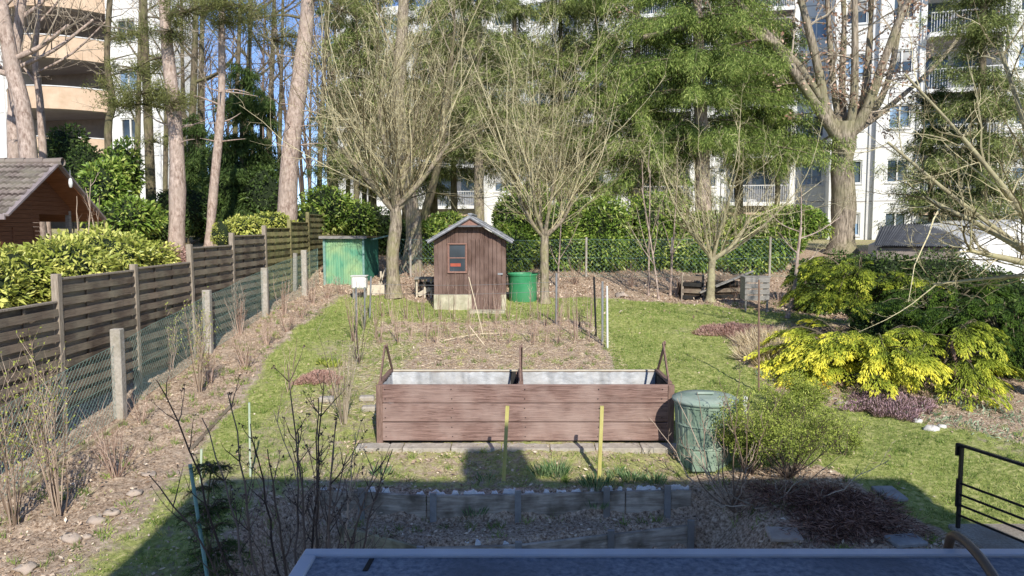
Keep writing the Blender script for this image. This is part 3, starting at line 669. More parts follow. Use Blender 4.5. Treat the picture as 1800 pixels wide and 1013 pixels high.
wA = [P(651, 500, G(650, 560)[1]), P(978, 496, G(978, 571)[1])]; wB = [P(651, 516, wA[0][1]), P(978, 512, wA[1][1])]
for q_, lab in ((wA, 'upper thin wire strung between the plot posts in front of the shed'), (wB, 'lower thin wire strung between the plot posts in front of the shed')):
    tag(MB().tubes([(bent([q_[0], (q_[0]+q_[1])/2-V(0, 0, .05), q_[1]], 9), np.full(9, .004))], 4, .5).build('strung_wire', 'metal_post', None, q_[0]), lab, 'wire')
# bamboo canes on plot
for (x0, y0, x1, y1, lab) in ((1077+0, 592, 1077, 592, None), (852, 608, 824, 572, 'pale bamboo cane leaning left on the vegetable plot'), (850, 592, 824, 487, 'long pale bamboo cane leaning against the brown shed')):
    if lab:
        p = G(x0, y0); q = P(x1, y1, p[1]+.3); tag(MB().tubes([(np.array([p, (p+q)/2, q]), np.full(3, .009))], 5, .9).build('bamboo_cane', 'straw', None, p), lab, 'cane')
p = G(700+80, 604); q = G(890, 590); q[2] += .05
tag(MB().tubes([(bent([p+V(0,0,.06), (p+q)/2+V(0,.1,.07), q], 6), np.full(6, .009))], 5, .9).build('bamboo_cane', 'straw', None, p), 'pale bamboo cane lying flat across the vegetable plot', 'cane')

# --- compost bin
cb = G(1248, 835); cbx, cby, cbz = cb[0]+.03, cb[1]+.42, zg(cb[0], cb[1]+.2)-.02
cbr = thing('compost_bin', 'green plastic compost bin with pale domed lid beside the raised bed', 'compost bin', (cbx, cby, cbz))
mb = MB(); K = 32; prof = [(q*.93, h) for q, h in ((.345, 0), (.35, .02), (.375, .28), (.39, .285), (.38, .31), (.395, .56), (.41, .565), (.40, .59), (.41, .80), (.425, .805), (.425, .86))]
mb.lathe(prof, (cbx, cby, cbz), K)
v = mb.v[0]; 
mb.build('body', 'bin_green', cbr, smooth=False)
ribs = MB()
for a in np.linspace(0, 2*math.pi, 26, endpoint=False):
    ribs.bar((cbx+.326*math.cos(a), cby+.326*math.sin(a), cbz+.02), (cbx+.382*math.cos(a), cby+.382*math.sin(a), cbz+.82), .03, .02, (math.cos(a), math.sin(a), 0))
ribs.build('ribs', 'bin_green', cbr, bevel=.004)
ld = MB().lathe([(.410, .845), (.425, .86), (.42, .885), (.38, .895), (.37, .908), (.20, .918), (.0, .922)], (cbx, cby, cbz), K).build('lid', 'bin_lid', cbr, smooth=True)
MB().box((cbx, cby, cbz+.945), (.22, .05, .03)).build('handle', 'bin_lid', ld, bevel=.008)
MB().box((cbx-.10, cby-.395, cbz+.16), (.30, .03, .26)).build('flap', 'bin_green', cbr, bevel=.01)

# --- retaining boards (terraces)
def retain(xs, ys, zt0, h, posts, label, mats, foam, name):
    if not isinstance(zt0, list): zt0 = [zt0]*len(xs)
    root = thing(name, label, 'retaining wall', (xs[2], ys[2], zt0[2]-h))
    for i in range(len(xs)-1):
        a = V(xs[i]+.006, ys[i], 0); b = V(xs[i+1]-.006, ys[i+1], 0); z0, z1 = zt0[i], zt0[i+1]
        MB().prism([(a[0], a[1], z0-h), (b[0], b[1], z1-h), (b[0], b[1], z1), (a[0], a[1], z0)], (0, .05, 0)).build('board', mats[i % len(mats)], root, bevel=.006)
        if foam and foam[i] > .2:
            n = 60; vs = []; hj = .012
            for k in range(n):
                t = .02+.96*k/(n-1); c = a+(b-a)*t; gap = math.sin(k*.7+i*2)+.8*math.sin(k*.23+i) < (1-2*foam[i])
                hj = max(.008, min(.045, hj+rnd.uniform(-.016, .016))); top = z0+(z1-z0)*t+(-.02 if gap else hj); wd_ = rnd.uniform(.03, .05); yc = c[1]+.078
                for dy, dz in ((-wd_/2, -.06), (-wd_/2, 0), (wd_/2, 0), (wd_/2, -.06)): vs.append((c[0], yc+dy, top+dz+(rnd.uniform(-.004, .004) if dz == 0 else 0)))
            MB().add(vs, [(k*4+q, k*4+4+q, k*4+5+q, k*4+1+q) for k in range(n-1) for q in range(3)]).build('foam_strip', 'foam', root)
    for (x, dz) in posts:
        y = float(np.interp(x, xs, ys)); z = float(np.interp(x, xs, zt0))
        MB().box((x, y-.022, z-h/2+dz/2), (.075, .04, h+dz+.1)).build('post', 'metal_post', root, bevel=.004)
retain(UPX, UPY, -.232, .33, [(-1.78, .02), (-.92, .0), (.07, .02), (1.12, .02), (1.85, .03)], 'upper row of grey weathered boards holding the terrace, with white foam strip', ['retain'], [.25, .75, .5, .95], 'retaining_boards')
retain(LOX, LOY, [-.53, -.59, -.575, -.575, -.565], .34, [(-1.0, -.02), (.07, .01), (1.12, .02), (2.08, .03)], 'lower row of mouldy retaining boards bending toward the house', ['retain_rot', 'retain', 'retain', 'retain'], [.1, .25, .05, .08], 'retaining_boards')

# --- flat roof in the foreground and hose
z0 = 1.9; fr = thing('flat_roof', 'blue-grey felt flat roof with a pale metal edge in the foreground', 'flat roof', (1.5, 1.2, z0-.12))
MB().bb(-.60, 5.0, -.38, 2.19, z0-.12, z0-.012).build('felt', 'bitumen', fr)
rsurf = MB(); n = 60
for i in range(1): rsurf.bb(-.60, 5.0, -.38, 2.19, z0-.0119, z0-.008)
rsurf.build('felt_top', 'bitumen', fr)
MB().bb(-.645, 5.0, 2.19, 2.235, z0-.13, z0+.002).build('metal_edge', 'roof_edge', fr, bevel=.004)
MB().bb(-.645, -.60, -.38, 2.188, z0-.13, z0+.002).build('metal_edge', 'roof_edge', fr, bevel=.004)
MB().prism([(-.44, 2.10, z0-.0079), (-.435, 2.18, z0-.0079), (-.42, 2.18, z0-.0079), (-.425, 2.10, z0-.0079)], (0, 0, .002)).build('seam', 'board_black', fr)
for (xa, xb) in ((1.35, 1.352), (3.1, 3.102)):
    MB().bb(xa, xa+.07, -.3, 2.18, z0-.0078, z0-.0055).build('seam', 'bitumen', fr)
hp = [P(1664, 985, 2.38), P(1672, 966, 2.26), P(1700, 957, 2.16), P(1735, 985, 2.02), P(1764, 1030, 1.88), P(1785, 1100, 1.7)]
hp[0][2] = z0-.10
for q, zz in zip(hp[1:], (.03, .05, .045, .03, .022)): q[2] = z0+zz
tag(MB().tubes([(bent(hp, 20), np.full(20, .014))], 10, .5).build('hose', 'hose', None, hp[3], smooth=True), 'brown rubber hose curling over the edge of the flat roof', 'hose')
for k, (xx, yy) in enumerate(((.1, 2.05), (1.15, 1.95), (2.1, 2.12), (-.35, 1.98), (1.7, 2.14))):
    tag(MB().leaves([(xx, yy, z0+.002)], [(rnd.uniform(-1, 1), rnd.uniform(-1, 1), .1)], .05, .03, [.5], [(0, 0, 1)]).build('fallen_leaf', 'litter', None, (xx, yy, z0)), ['small dry leaf on the flat roof, nearest its left corner' if k == 3 else 'small dry leaf lying on the blue-grey flat roof'][0], 'leaf', None if k == 3 else 'dry leaves on the flat roof')
# --- the house behind the camera (casts the big shadow)
hs = thing('house', 'rendered house behind the terrace, seen only by its shadow', 'house', (4, -4.5, -.6))
MB().bb(-1.25, 7.1, -9, -.5, -.8, 6.05).build('wall', 'house_wall', hs)
MB().bb(-1.35, 7.2, -9.1, -.42, 6.05, 6.30).build('roof', 'slate_roof', hs)
MB().bb(2.2, 2.95, -1.9, -1.2, 6.3, 7.55).build('chimney', 'house_wall', hs)
MB().bb(-.3, 1.2, -.49, -.46, 1.95, 4.0).build('door', 'glass_dark', hs)

# --- concrete landing and handrail (right foreground)
zl = -.23
tag(MB().bb(4.62, 9.5, 5.6, 7.62, zl-.25, zl).build('landing_slab', 'slab_concrete', None, (6.5, 6.6, zl), bevel=.015), 'rough concrete landing slab below the black handrail', 'slab')
rl = thing('handrail', 'black metal handrail with four horizontal bars on the concrete landing', 'handrail', (4.68, 7.45, zl))
A = V(4.66, 7.50, 0); Bv = V(5.30, 5.7, 0)
zz = lambda h: V(0, 0, zl+h)
MB().bar(A+zz(0), A+zz(.86), .035).build('post', 'black_metal', rl, bevel=.003)
MB().bar(Bv+zz(0), Bv+zz(.86), .035).build('post', 'black_metal', rl, bevel=.003)
dv = nrm(A-Bv)
MB().bar(A+dv*.06+zz(.88), Bv+zz(.86), .045, .028).bar(A+dv*.045+zz(.88), A+dv*.045+zz(.76), .028, .045, (1, 0, 0)).build('top_rail', 'black_metal', rl, bevel=.004)
MB().bar(A+dv*.025+zz(.22), A+dv*.025+zz(.52), .03, .03, (1, 0, 0)).build('bracket', 'black_metal', rl, bevel=.004)
for h in (.14, .25, .36, .48): MB().bar(A+zz(h), Bv+zz(h-.02), .012, .022).build('bar', 'black_metal', rl)

# --- brown shed
sb = G(826, 545); sy = sb[1]; sz = zg(sb[0], sy+.1)
def SX(px): return P(px, 480, sy)[0]
def SZ(py): return P(826, py, sy)[2]
x0, x1 = SX(763), SX(889); zb = SZ(546); ze = SZ(424); zr = SZ(387); dp = 2.3; xm = (x0+x1)/2+.02
sh = thing('garden_shed', 'small brown wooden garden shed with grey gabled roof and one window', 'shed', (xm, sy+1.1, sz))
MB().prism([(x0, sy, zb-.15), (x1, sy, zb-.15), (x1, sy, SZ(517)), (x0, sy, SZ(517))], (0, dp, 0)).build('plinth', 'plinth', sh)
zp = SZ(517)
wm = MB()
# plank cladding: vertical boards with grooves, following the gable; window opening left free
wx0, wx1, wz0, wz1 = SX(789), SX(819), SZ(477), SZ(430)
npk = 17
def gable(x): return ze+(zr-ze)*(1-abs(x-xm)/((x1-x0)/2))
for i in range(npk):
    a = x0+(x1-x0)*i/npk; b = x0+(x1-x0)*(i+1)/npk-.008; yo = sy-.018+.003*rnd.random()
    segs = [(zp-.02, None)]
    if b > wx0 and a < wx1: segs = [(zp-.02, wz0), (wz1, None)]
    for (q0, q1) in segs:
        wm.prism([(a, yo, q0), (b, yo, q0), (b, yo, q1 if q1 else gable(b)), (a, yo, q1 if q1 else gable(a))], (0, .02, 0))
wm.build('front_wall', 'shed_wood', sh, bevel=.003)
cor = MB().prism([(x0, sy+.004, zp), (wx0, sy+.004, zp), (wx0, sy+.004, gable(wx0)), (x0, sy+.004, ze)], (0, .03, 0)); cor.prism([(wx1, sy+.004, zp), (x1, sy+.004, zp), (x1, sy+.004, ze), (xm, sy+.004, zr), (wx1, sy+.004, gable(wx1))], (0, .03, 0))
cor.bb(wx0, wx1, sy+.004, sy+.034, zp, wz0).bb(wx0, wx1, sy+.004, sy+.034, wz1, gable(wx1)-.05)
cor.bb(x0, x0+.03, sy+.036, sy+dp, zp, ze).bb(x1-.03, x1, sy+.036, sy+dp, zp, ze).bb(x0+.03, x1-.03, sy+dp-.03, sy+dp, zp, ze)
cor.build('wall', 'shed_wood', sh)
dx0, dx1 = SX(829), SX(881)
dm = MB(); nd = 7
for i in range(nd):
    a = dx0+(dx1-dx0)*i/nd; b = dx0+(dx1-dx0)*(i+1)/nd-.009
    dm.bb(a, b, sy-.05, sy-.022, zb, SZ(424)+.06)
dr = dm.build('door', 'shed_wood', sh, bevel=.003)
MB().bb(SX(875), SX(884), sy-.058, sy-.05, SZ(483), SZ(480)).build('latch', 'metal_post', dr)
wn = MB().bb(wx0-.03, wx1+.03, sy-.045, sy-.02, wz1, wz1+.035).bb(wx0-.03, wx1+.03, sy-.06, sy-.02, wz0-.045, wz0).bb(wx0-.03, wx0, sy-.045, sy-.02, wz0, wz1).bb(wx1, wx1+.03, sy-.045, sy-.02, wz0, wz1).build('window', 'shed_trim', sh, bevel=.004)
MB().bb(wx0, wx1, sy+.0, sy+.006, wz0, wz1).build('pane', 'glass_dark', wn)
MB().bb(wx0, wx1, sy-.012, sy-.004, (wz0+wz1)/2-.012, (wz0+wz1)/2+.012).bb(wx0, wx0+.018, sy-.0121, sy-.0042, wz0, wz1).bb(wx1-.018, wx1, sy-.0121, sy-.0042, wz0, wz1).build('glazing_bar', 'shed_trim', wn)
MB().bb(wx0+.04, wx1-.13, sy-.003, sy-.0005, wz0+.12, wz0+.20).build('reflected_box', 'pink_box', wn)
ex = (SX(898)-SX(750))/2; zE = SZ(427); zR = SZ(383)
for s in (-1, 1):
    rp = MB().prism([(xm, sy-.22, zR), (xm+s*ex, sy-.22, zE), (xm+s*ex, sy-.22, zE+.05), (xm, sy-.22, zR+.055)], (0, dp+.44, 0)).build('roof', 'slate_roof', sh, bevel=.004)
    for k in range(7):   # slate courses along the verge
        f0, f1 = k/7.0, (k+1)/7.0
        q = MB().prism([(xm+s*ex*f0, sy-.235, zR+(zE-zR)*f0+.057), (xm+s*ex*(f1+.03), sy-.235, zR+(zE-zR)*(f1+.03)+.062), (xm+s*ex*(f1+.03), sy-.235, zR+(zE-zR)*(f1+.03)+.082), (xm+s*ex*f0, sy-.235, zR+(zE-zR)*f0+.068)], (0, dp+.47, 0)).build('slate_course', 'slate_roof', rp)
    MB().bar((xm, sy-.235, zR-.015), (xm+s*ex*.985, sy-.235, zE-.005), .025, .055, (0, 1, 0)).build('bargeboard', 'fascia', sh)
MB().prism([(xm-.33, sy-.21, zR-.20), (xm+.33, sy-.21, zR-.20), (xm, sy-.21, zR-.03)], (0, .02, 0)).build('gable_board', 'shed_trim', sh)
MB().bar((xm-.36, sy-.222, zR-.21), (xm+.36, sy-.222, zR-.21), .03, .04).build('gable_rail', 'fascia', sh)
MB().box((xm, sy+dp/2, zR+.085), (.12, dp+.48, .05)).build('ridge_cap', 'slate_roof', sh, bevel=.015)
MB().bb(x0-.01, dx0, sy-.045, sy-.0, zb-.12, zp-.015).build('plinth_block', 'plinth', sh, bevel=.006)
MB().bb(SX(882), x1+.01, sy-.045, sy-.0, zb-.1, zp-.015).build('plinth_block', 'plinth', sh, bevel=.006)
p = G(855, 549); tag(MB().bb(dx0-.05, dx1+.1, sy-.4, sy-.06, p[2]-.06, p[2]+.05).build('door_step', 'plinth', None, p, bevel=.01), 'pale concrete step in front of the shed door', 'step')

# --- green barrel
p = G(920, 533); bc = V(p[0], p[1]+.42, zg(p[0], p[1]+.2)-.02); r = 27.5/S(p[1]+.3)
br = thing('rain_barrel', 'large green plastic rain barrel to the right of the brown shed', 'barrel', bc)
MB().lathe([(r*.86, 0), (r*.88, .02), (r*.93, .38), (r*.97, .70), (r*.99, .72)], bc, 32).build('body', 'barrel_green', br, smooth=True)
MB().lathe([(r*.985, .715), (r*1.03, .72), (r*1.03, .765), (r*.98, .765), (r*.95, .70)], bc, 32).build('rim', 'barrel_green', br, smooth=False)
MB().disc(r*.97, bc+V(0, 0, .66), 32).build('water', 'glass_dark', br)

# --- items left of shed
p = G(748, 528); d0 = p[1]+.3
wb = thing('wooden_bench', 'pale weathered wooden bench frame full of dark boards beside the shed', 'bench', (p[0], d0, p[2]))
for xx in (733, 747, 758):
    a = P(xx, 526, d0); a[2] = zg(a[0], a[1]); c = a.copy(); c[2] += .58
    MB().bar(a, c+V(.0, .0, -.05), .05, .09).build('leg', 'board_pale', wb, bevel=.004)
a = P(728, 488, d0); MB().box(P(746, 489, d0+.1), (.50, .5, .05)).build('top', 'board_grey', wb, bevel=.005)
MB().box(P(750, 500, d0+.15), (.40, .42, .10), ry=.1).build('shelf', 'board_black', wb, bevel=.005)
MB().box(P(746, 513, d0-.05), (.36, .05, .12), ry=-.5).build('loose_board', 'board_pale', wb, bevel=.005)
for i, (px, h_) in enumerate(((727, .85), (735, .95))):
    p = G(px, 524); p[1] += .5; p[2] = zg(p[0], p[1]); 
    tag(MB().bar(p, p+V(0, 0, h_), .05, .05).build('wooden_post', 'fence_post', None, p, bevel=.004), ['short dark post left of the bench beside the shed, outer one', 'short dark post left of the bench beside the shed, inner one'][i], 'post')
# --- green corrugated shack
p = G(600, 500); Yk = 22.2
g0, g1 = P(572, 500, Yk), P(640, 500, Yk); zg0 = zg(g0[0], Yk)-.1; zt1 = P(600, 418, Yk)[2]
gs = thing('tool_shack', 'low green corrugated metal tool shack with mossy flat roof', 'shack', (g0[0]+.6, Yk+.7, zg0))
def corr(a, b, z0, z1, m, nm, n=44, nv=(0, 1, 0), amp=.014):
    a = np.array(a, float); b = np.array(b, float); t = np.linspace(0, 1, n*4+1); off = amp*np.sin(t*n*2*math.pi)
    q = a[None, :]+(b-a)[None, :]*t[:, None]+np.array(nv, float)[None, :]*off[:, None]
    lo = q.copy(); lo[:, 2] = z0; hi = q.copy(); hi[:, 2] = z1; k = len(t)
    return MB().add(np.vstack([lo, hi]), [(i, i+1, k+i+1, k+i) for i in range(k-1)]).build(nm, m, gs, smooth=True)
corr((g0[0], Yk, 0), (g1[0], Yk, 0), zg0, zt1, 'shack_green', 'front_wall', 16)
e1 = V(g1[0]+.22, Yk+1.25, 0)
corr((g1[0]+.01, Yk+.01, 0), e1, zg0, zt1-.02, 'shack_shaded', 'side_wall', 14, (1, 0, 0))
MB().bb(g0[0]-.04, g0[0]+.03, Yk-.05, Yk-.02, zg0, zt1).bb(g1[0]-.03, g1[0]+.03, Yk-.05, Yk-.02, zg0, zt1).build('corner_trim', 'teal_stick', gs)
MB().prism([(g0[0]-.12, Yk-.15, zt1+.01), (g1[0]+.12, Yk-.15, zt1+.0), (e1[0]+.25, e1[1], zt1-.02), (g0[0]-.12, e1[1], zt1+.02)], (0, 0, .05)).build('roof', 'moss_roof', gs, bevel=.005)
MB().bb(g0[0]-.13, g1[0]+.13, Yk-.17, Yk-.152, zt1-.03, zt1+.05).build('fascia', 'board_grey', gs)
MB().bar((g1[0]+.2, Yk+.2, zt1-.06), (e1[0]+.35, e1[1]+.4, zt1+.06), .04, .04).build('gutter', 'teal_stick', gs)
# white cistern on trestle
p = G(632, 528); c = P(632, 497, p[1]+.2)
ct = thing('plastic_cistern', 'white plastic cistern standing on a small trestle by the green shack', 'cistern', (c[0], c[1], zg(c[0], c[1])))
MB().box(c, (.40, .30, .34)).build('tank', 'white_paint', ct, bevel=.04)
MB().box(c+V(0, 0, .185), (.44, .33, .03)).build('lid', 'white_paint', ct, bevel=.012)
for sx in (-1, 1):
    for sy2 in (-1, 1): MB().bar((c[0]+sx*.15, c[1]+sy2*.1, zg(c[0], c[1])), (c[0]+sx*.15, c[1]+sy2*.1, c[2]-.17), .035).build('leg', 'board_grey', ct)
p = G(655, 520); tag(MB().box(p+V(.05, .25, .12), (.5, .03, .34), rx=-.5, rz=.2).build('leaning_board', 'board_pale', None, p, bevel=.004), 'pale board leaning in the soil right of the white cistern', 'board')
p = G(668, 505); tag(MB().bar(p+V(-.1, .3, 0), p+V(.14, .3, .55), .05, .05).bar(p+V(-.02, .3, 0), p+V(-.02, .3, .45), .05, .05).build('trestle', 'board_pale', None, p), 'pale wooden trestle leaning between green shack and tree', 'trestle')

# --- slatted crate on legs (right back)
p = G(1332, 548); c = P(1331, 508, p[1])
cr = thing('slatted_crate', 'grey weathered slatted crate standing at the back of the right bed', 'crate', (c[0], c[1], zg(c[0], c[1])))
for k in range(4): MB().box(c+V(0, 0, .22-k*.15), (.62, .03, .125)).build('slat', 'board_grey', cr, bevel=.004)
MB().box(c+V(0, .2, .295), (.66, .44, .025)).build('top', 'board_grey', cr, bevel=.004)
for sx in (-1, 1):
    MB().bar((c[0]+sx*.27, c[1]+.03, zg(c[0], c[1])), (c[0]+sx*.27, c[1]+.03, c[2]+.28), .04).build('leg', 'board_grey', cr)
    MB().bb(c[0]+sx*.29-.012, c[0]+sx*.29+.012, c[1]+.04, c[1]+.4, c[2]-.28, c[2]+.28).build('side_board', 'board_grey', cr)
# compost pallets / dark heap
def bay(px0, px1, py0, py1, label, tilt=0):
    a = G(px0, py1); Yb = a[1]+.3; w_ = (px1-px0)/S(Yb); h_ = (py1-py0)/S(Yb); zb_ = zg(a[0], Yb)
    t = thing('compost_bay', label, 'compost bay', (a[0]+w_/2, Yb+.3, zb_))
    for k in range(4):
        zc = zb_+.07+k*(h_-.08)/3.2
        MB().box((a[0]+w_/2, Yb, zc), (w_, .03, .11), ry=tilt*rnd.uniform(.5, 1)).build('slat', 'fence_wood' if k % 2 else 'board_black', t, bevel=.004)
        MB().box((a[0]+w_, Yb+.4, zc), (.03, .8, .11)).build('side_slat', 'board_grey', t, bevel=.004)
    for sx in (0, w_): MB().bar((a[0]+sx, Yb+.03, zb_), (a[0]+sx, Yb+.03, zb_+h_+.05), .06).build('post', 'fence_post', t)
    MB().box((a[0]+w_/2, Yb+.42, zb_+h_*.35), (w_*.92, .75, h_*.7)).build('compost', 'soil_dark', t, bevel=.05)
bay(1204, 1240, 490, 532, 'dark slatted compost bay left of the mossy fruit tree', .05)
bay(1256, 1308, 488, 530, 'dark slatted compost bay right of the mossy fruit tree', -.04)
for i in range(3):
    a = G(1262+i*14, 530); a[2] += .35+.08*i; tag(MB().bar(a+V(-.5, .0, -.12), a+V(.6, .35, .28), .09, .03).build('old_board', 'board_grey', None, a), ['lowest grey old board lying askew on the compost bay', 'middle grey old board lying askew on the compost bay', 'topmost grey old board lying askew on the compost bay'][i], 'board')

# --- stones
def stone(px, py, w_, lab, m='stone', hh=.6, group=None):
    p = G(px, py); r = w_/2/S(p[1])*1.15; mb = MB().lathe([(.05, -.5), (.8, -.35), (1.0, 0), (.85, .45), (.45, .75), (.0, .82)], (0, 0, 0), 11)
    v = mb.v[0]*V(r, r*.8, r*hh); v += rs.normal(size=v.shape)*r*.11; mb.v[0] = v+p+V(0, 0, r*.12)
    return tag(mb.build('stone', m, None, p, smooth=True, bevel=0), lab, 'stone', group)
stone(171, 918, 30, 'pale rounded stone in the left grass, upper of the pair')
stone(196, 905, 25, 'small brown stone touching the pale rounded one on the left')
stone(126, 950, 34, 'large reddish rounded stone in the left grass')
stone(152, 945, 16, 'small pale stone just right of the large reddish one')
stone(46, 1003, 36, 'pinkish flat stone at the bottom left corner', hh=.45)
stone(236, 871, 26, 'pale pointed stone alone between path and left lawn')
stone(262, 836, 24, 'brownish stone by the edge of the left lawn, near the short stick', hh=.3)
stone(1638, 757, 24, 'bright white stone at the edge of the right flower bed', 'stone_white')
stone(1613, 743, 18, 'smaller white stone left of the bright white one', 'stone_white')
stone(1655, 752, 14, 'tiny pale stone right of the bright white one', 'stone_white')
stone(1480, 712, 24, 'pale flat stone at the left foot of the golden conifer', 'stone', .4)
stone(1463, 704, 18, 'pale stone partly hidden by the green shrub', 'stone', .4)
stone(1092, 522, 20, 'tan smooth stone on the leafy bank beyond the lawn')
stone(700, 855, 24, 'brown stone in the soil before the upper boards') if False else None
for (px, py, w_, h_, lab) in ((1378, 945, 58, 22, 'reddish-grey broken slab lying in the dark leaf litter'), (1592, 955, 62, 18, 'pale blue-grey flat slab beside the landing'), (1563, 872, 40, 26, 'grey brick-like slab at the shaded lawn edge')):
    p = G(px, py); s = S(p[1]); tag(MB().box(p+V(0, 0, .02), (w_/s, h_/s*2.2, .05), rz=rnd.uniform(-.3, .3), rx=.05).build('stone_slab', 'stone_flat' if px != 1378 else 'stone', None, p, bevel=.012), lab, 'stone slab')

# ================================================================== FENCES
fx = -6.3
wf = thing('wooden_fence', 'stepped dark brown fence of woven slat panels along the left boundary', 'fence', (fx, 15, zg(fx, 15)))
PY = [8.1, 10.2, 12.3, 14.45, 16.65, 18.85, 21.0, 22.9, 24.8]
PZ = [1.86, 2.17, 2.20, 2.48, 2.69, 2.86, 3.03, 3.28]
for i, z1 in enumerate(PZ):
    y0, y1 = PY[i]+.06, PY[i+1]-.06; H = 1.84; z0 = z1-H; nsl = 21; sh_ = H/nsl; mm = 'fence_wood' if i < 5 else 'fence_moss'
    m = MB(); n = 13
    for k in range(nsl):
        t = np.linspace(0, 1, n); front = k % 2; off = (.028 if front else -.024)+.007*np.cos(t*6*math.pi)*(1 if front else -1)+rnd.uniform(-.004, .004)
        yy = y0+(y1-y0)*t; zc = z0+sh_*(k+.5)+rnd.uniform(-.004, .004); hh = sh_*(.58 if front else .62); sag = rnd.uniform(-.006, .004)
        vs = []
        for q in range(n):
            for dx, dz in ((-.005, -hh), (.005, -hh), (.005, hh), (-.005, hh)): vs.append((fx+off[q]+dx+(dz*-.06 if front else 0), yy[q], zc+dz+sag*math.sin(t[q]*math.pi)))
        fs = [(q*4+a, q*4+(a+1) % 4, q*4+4+(a+1) % 4, q*4+4+a) for q in range(n-1) for a in range(4)]
        m.add(vs, fs, np.clip(rnd.gauss(.5, .28), 0, 1))
    pn = m.build('panel', mm, wf)
    bt = MB()
    for f in (1/3., 2/3.): bt.bb(fx-.008, fx+.010, y0+(y1-y0)*f-.02, y0+(y1-y0)*f+.02, z0, z1)
    bt.build('batten', mm, pn)
    MB().bb(fx-.03, fx+.035, y0, y1, z1, z1+.03).build('top_rail', 'fence_post' if i < 5 else 'fence_moss', wf, bevel=.004)
for i, y in enumerate(PY[1:], 1):
    zz_ = max(PZ[i-1], PZ[min(i, 7)])+.09
    MB().bar((fx+rnd.uniform(-.02, .02), y+rnd.uniform(-.02, .02), zg(fx, y)-.1), (fx, y, zz_), .10, .10, (0, 1, 0)).build('post', 'fence_post' if i < 6 else 'fence_moss', wf, bevel=.006)
# chain-link fence
def chain(name, label, pts, hs, posts, postm, postr, pitch=.07, wr=.0026, m='green_wire', box=True, z_off=0.03):
    mid = pts[len(pts)//2]; root = thing(name, label, 'fence', (mid[0], mid[1], zg(*mid)))
    seg = np.array(pts, float); L = np.concatenate([[0], np.cumsum(np.linalg.norm(np.diff(seg, axis=0), axis=1))]); tot = L[-1]
    def at(s, h):
        x = np.interp(s, L, seg[:, 0]); y = np.interp(s, L, seg[:, 1]); return np.stack([x, y, zt(x, y)+z_off+h*np.interp(s, L, hs)], -1)
    tb = []; Hm = max(hs); n = int(tot/pitch)
    for i in range(-int(Hm/pitch), n+1):
        for sg in (1, -1):
            s0 = i*pitch if sg > 0 else i*pitch+Hm; h = np.linspace(0, 1, 4); s = s0+sg*h*Hm
            ok = (s >= 0) & (s <= tot)
            if ok.sum() < 2: continue
            s = np.clip(s, 0, tot); p = at(s, 0); p[:, 2] = p[:, 2]+h*np.interp(s, L, hs)
            tb.append((p, np.full(4, wr)))
    me = MB(); me.tubes(tb, 3)
    for hh in (0.0, .5, 1.0):
        s = np.linspace(0, tot, 40); me.tubes([(at(s, hh), np.full(40, wr*1.6))], 4)
    me.build('wire_mesh', m, root)
    for (x, y, h) in posts:
        z = zg(x, y)
        if box: MB().box((x, y, z+h/2-.05), (postr*2, postr*2, h+.1), rz=.05).build('post', postm, root, bevel=.012)
        else: MB().tubes([(np.array([(x, y, z-.05), (x, y, z+h/2), (x, y, z+h)]), np.full(3, postr))], 7, .5).disc(postr, (x, y, z+h), 7).build('post', postm, root)
    return root
cp = []
for (px, py, pt) in ((212, 735, 578), (367, 620, 510), (467, 556, 471), (536, 520, 440)):
    p = G(px, py); q = P(px, pt, p[1]); cp.append((p[0], p[1], q[2]-p[2]))
pts = [(-5.85, 6.6)]+[(p[0]-.02, p[1]+.09) for p in cp]+[(cp[-1][0], 22.0)]
chain('wire_fence', 'green chain-link fence on rough concrete posts beside the garden path', pts, [1.0, 1.08, 1.1, 1.1, 1.1, 1.1], cp, 'concrete', .075, pitch=.095, wr=.0016)
stake(519, 445, 512, .05, 'board_grey', 'slim grey post between the last two concrete posts', name='wooden_post', cat='post', sq=True)
yb = 22.9
bp_ = []
for px in (722, 1030, 1180, 1352): q = P(px, 500, yb); bp_.append((q[0], yb, 1.25))
chain('wire_fence', 'green chain-link fence in front of the laurel hedge at the back', [(P(700, 500, yb)[0], yb+.06), (P(950, 500, yb)[0], yb+.06), (P(1150, 500, yb)[0], yb+.06), (P(1400, 500, yb)[0], yb+.06)], [1.15]*4, bp_, 'concrete', .035, pitch=.14, wr=.0022, box=False)

# ================================================================== LEFT HUT
hx = -10.9; hy0, hy1 = 16.0, 19.8; ym = 17.9; zE, zR = 3.17, 4.42
hut = thing('garden_hut', 'brown timber garden hut with tiled gable roof beyond the left fence', 'hut', (-13.5, 17.9, zg(-12, 17)))
zb = zg(-12, 17)-.2
xf = hx-.55      # gable wall plane is set back under the verge
m = MB()
nb = 22
for k in range(nb):
    z0 = zb+(zE+.05-zb)*k/nb; z1 = zb+(zE+.05-zb)*(k+1)/nb-.006
    m.prism([(xf, 16.45, z0), (xf, 18.0, z0), (xf-.012, 18.0, z1), (xf-.012, 16.45, z1)], (-.03, 0, 0))
k = 0; z = zE+.05
while z < zR-.15:
    f = (zR-z-.12)/(zR-zE)*(hy1-hy0)/2
    m.prism([(xf, max(ym-f, 16.45) if z < 3.4 else ym-f, z), (xf, ym+f, z), (xf-.012, ym+f, z+.1), (xf-.012, ym-f, z+.1)], (-.03, 0, 0)); z += .107
m.build('gable_wall', 'hut_wood', hut)
MB().bb(-18, xf-.033, 16.40, 16.45, zb, zE).build('front_wall', 'hut_front', hut)
MB().bb(-18, xf-.2, 18.0, 18.05, zb, zE+.3).build('inner_wall', 'recess', hut)
MB().bb(xf-.02, xf+.02, 17.0, 17.03, zb, 2.9).bb(xf-.02, xf+.02, 17.75, 17.78, zb, 2.9).build('door_frame', 'hut_wood', hut)
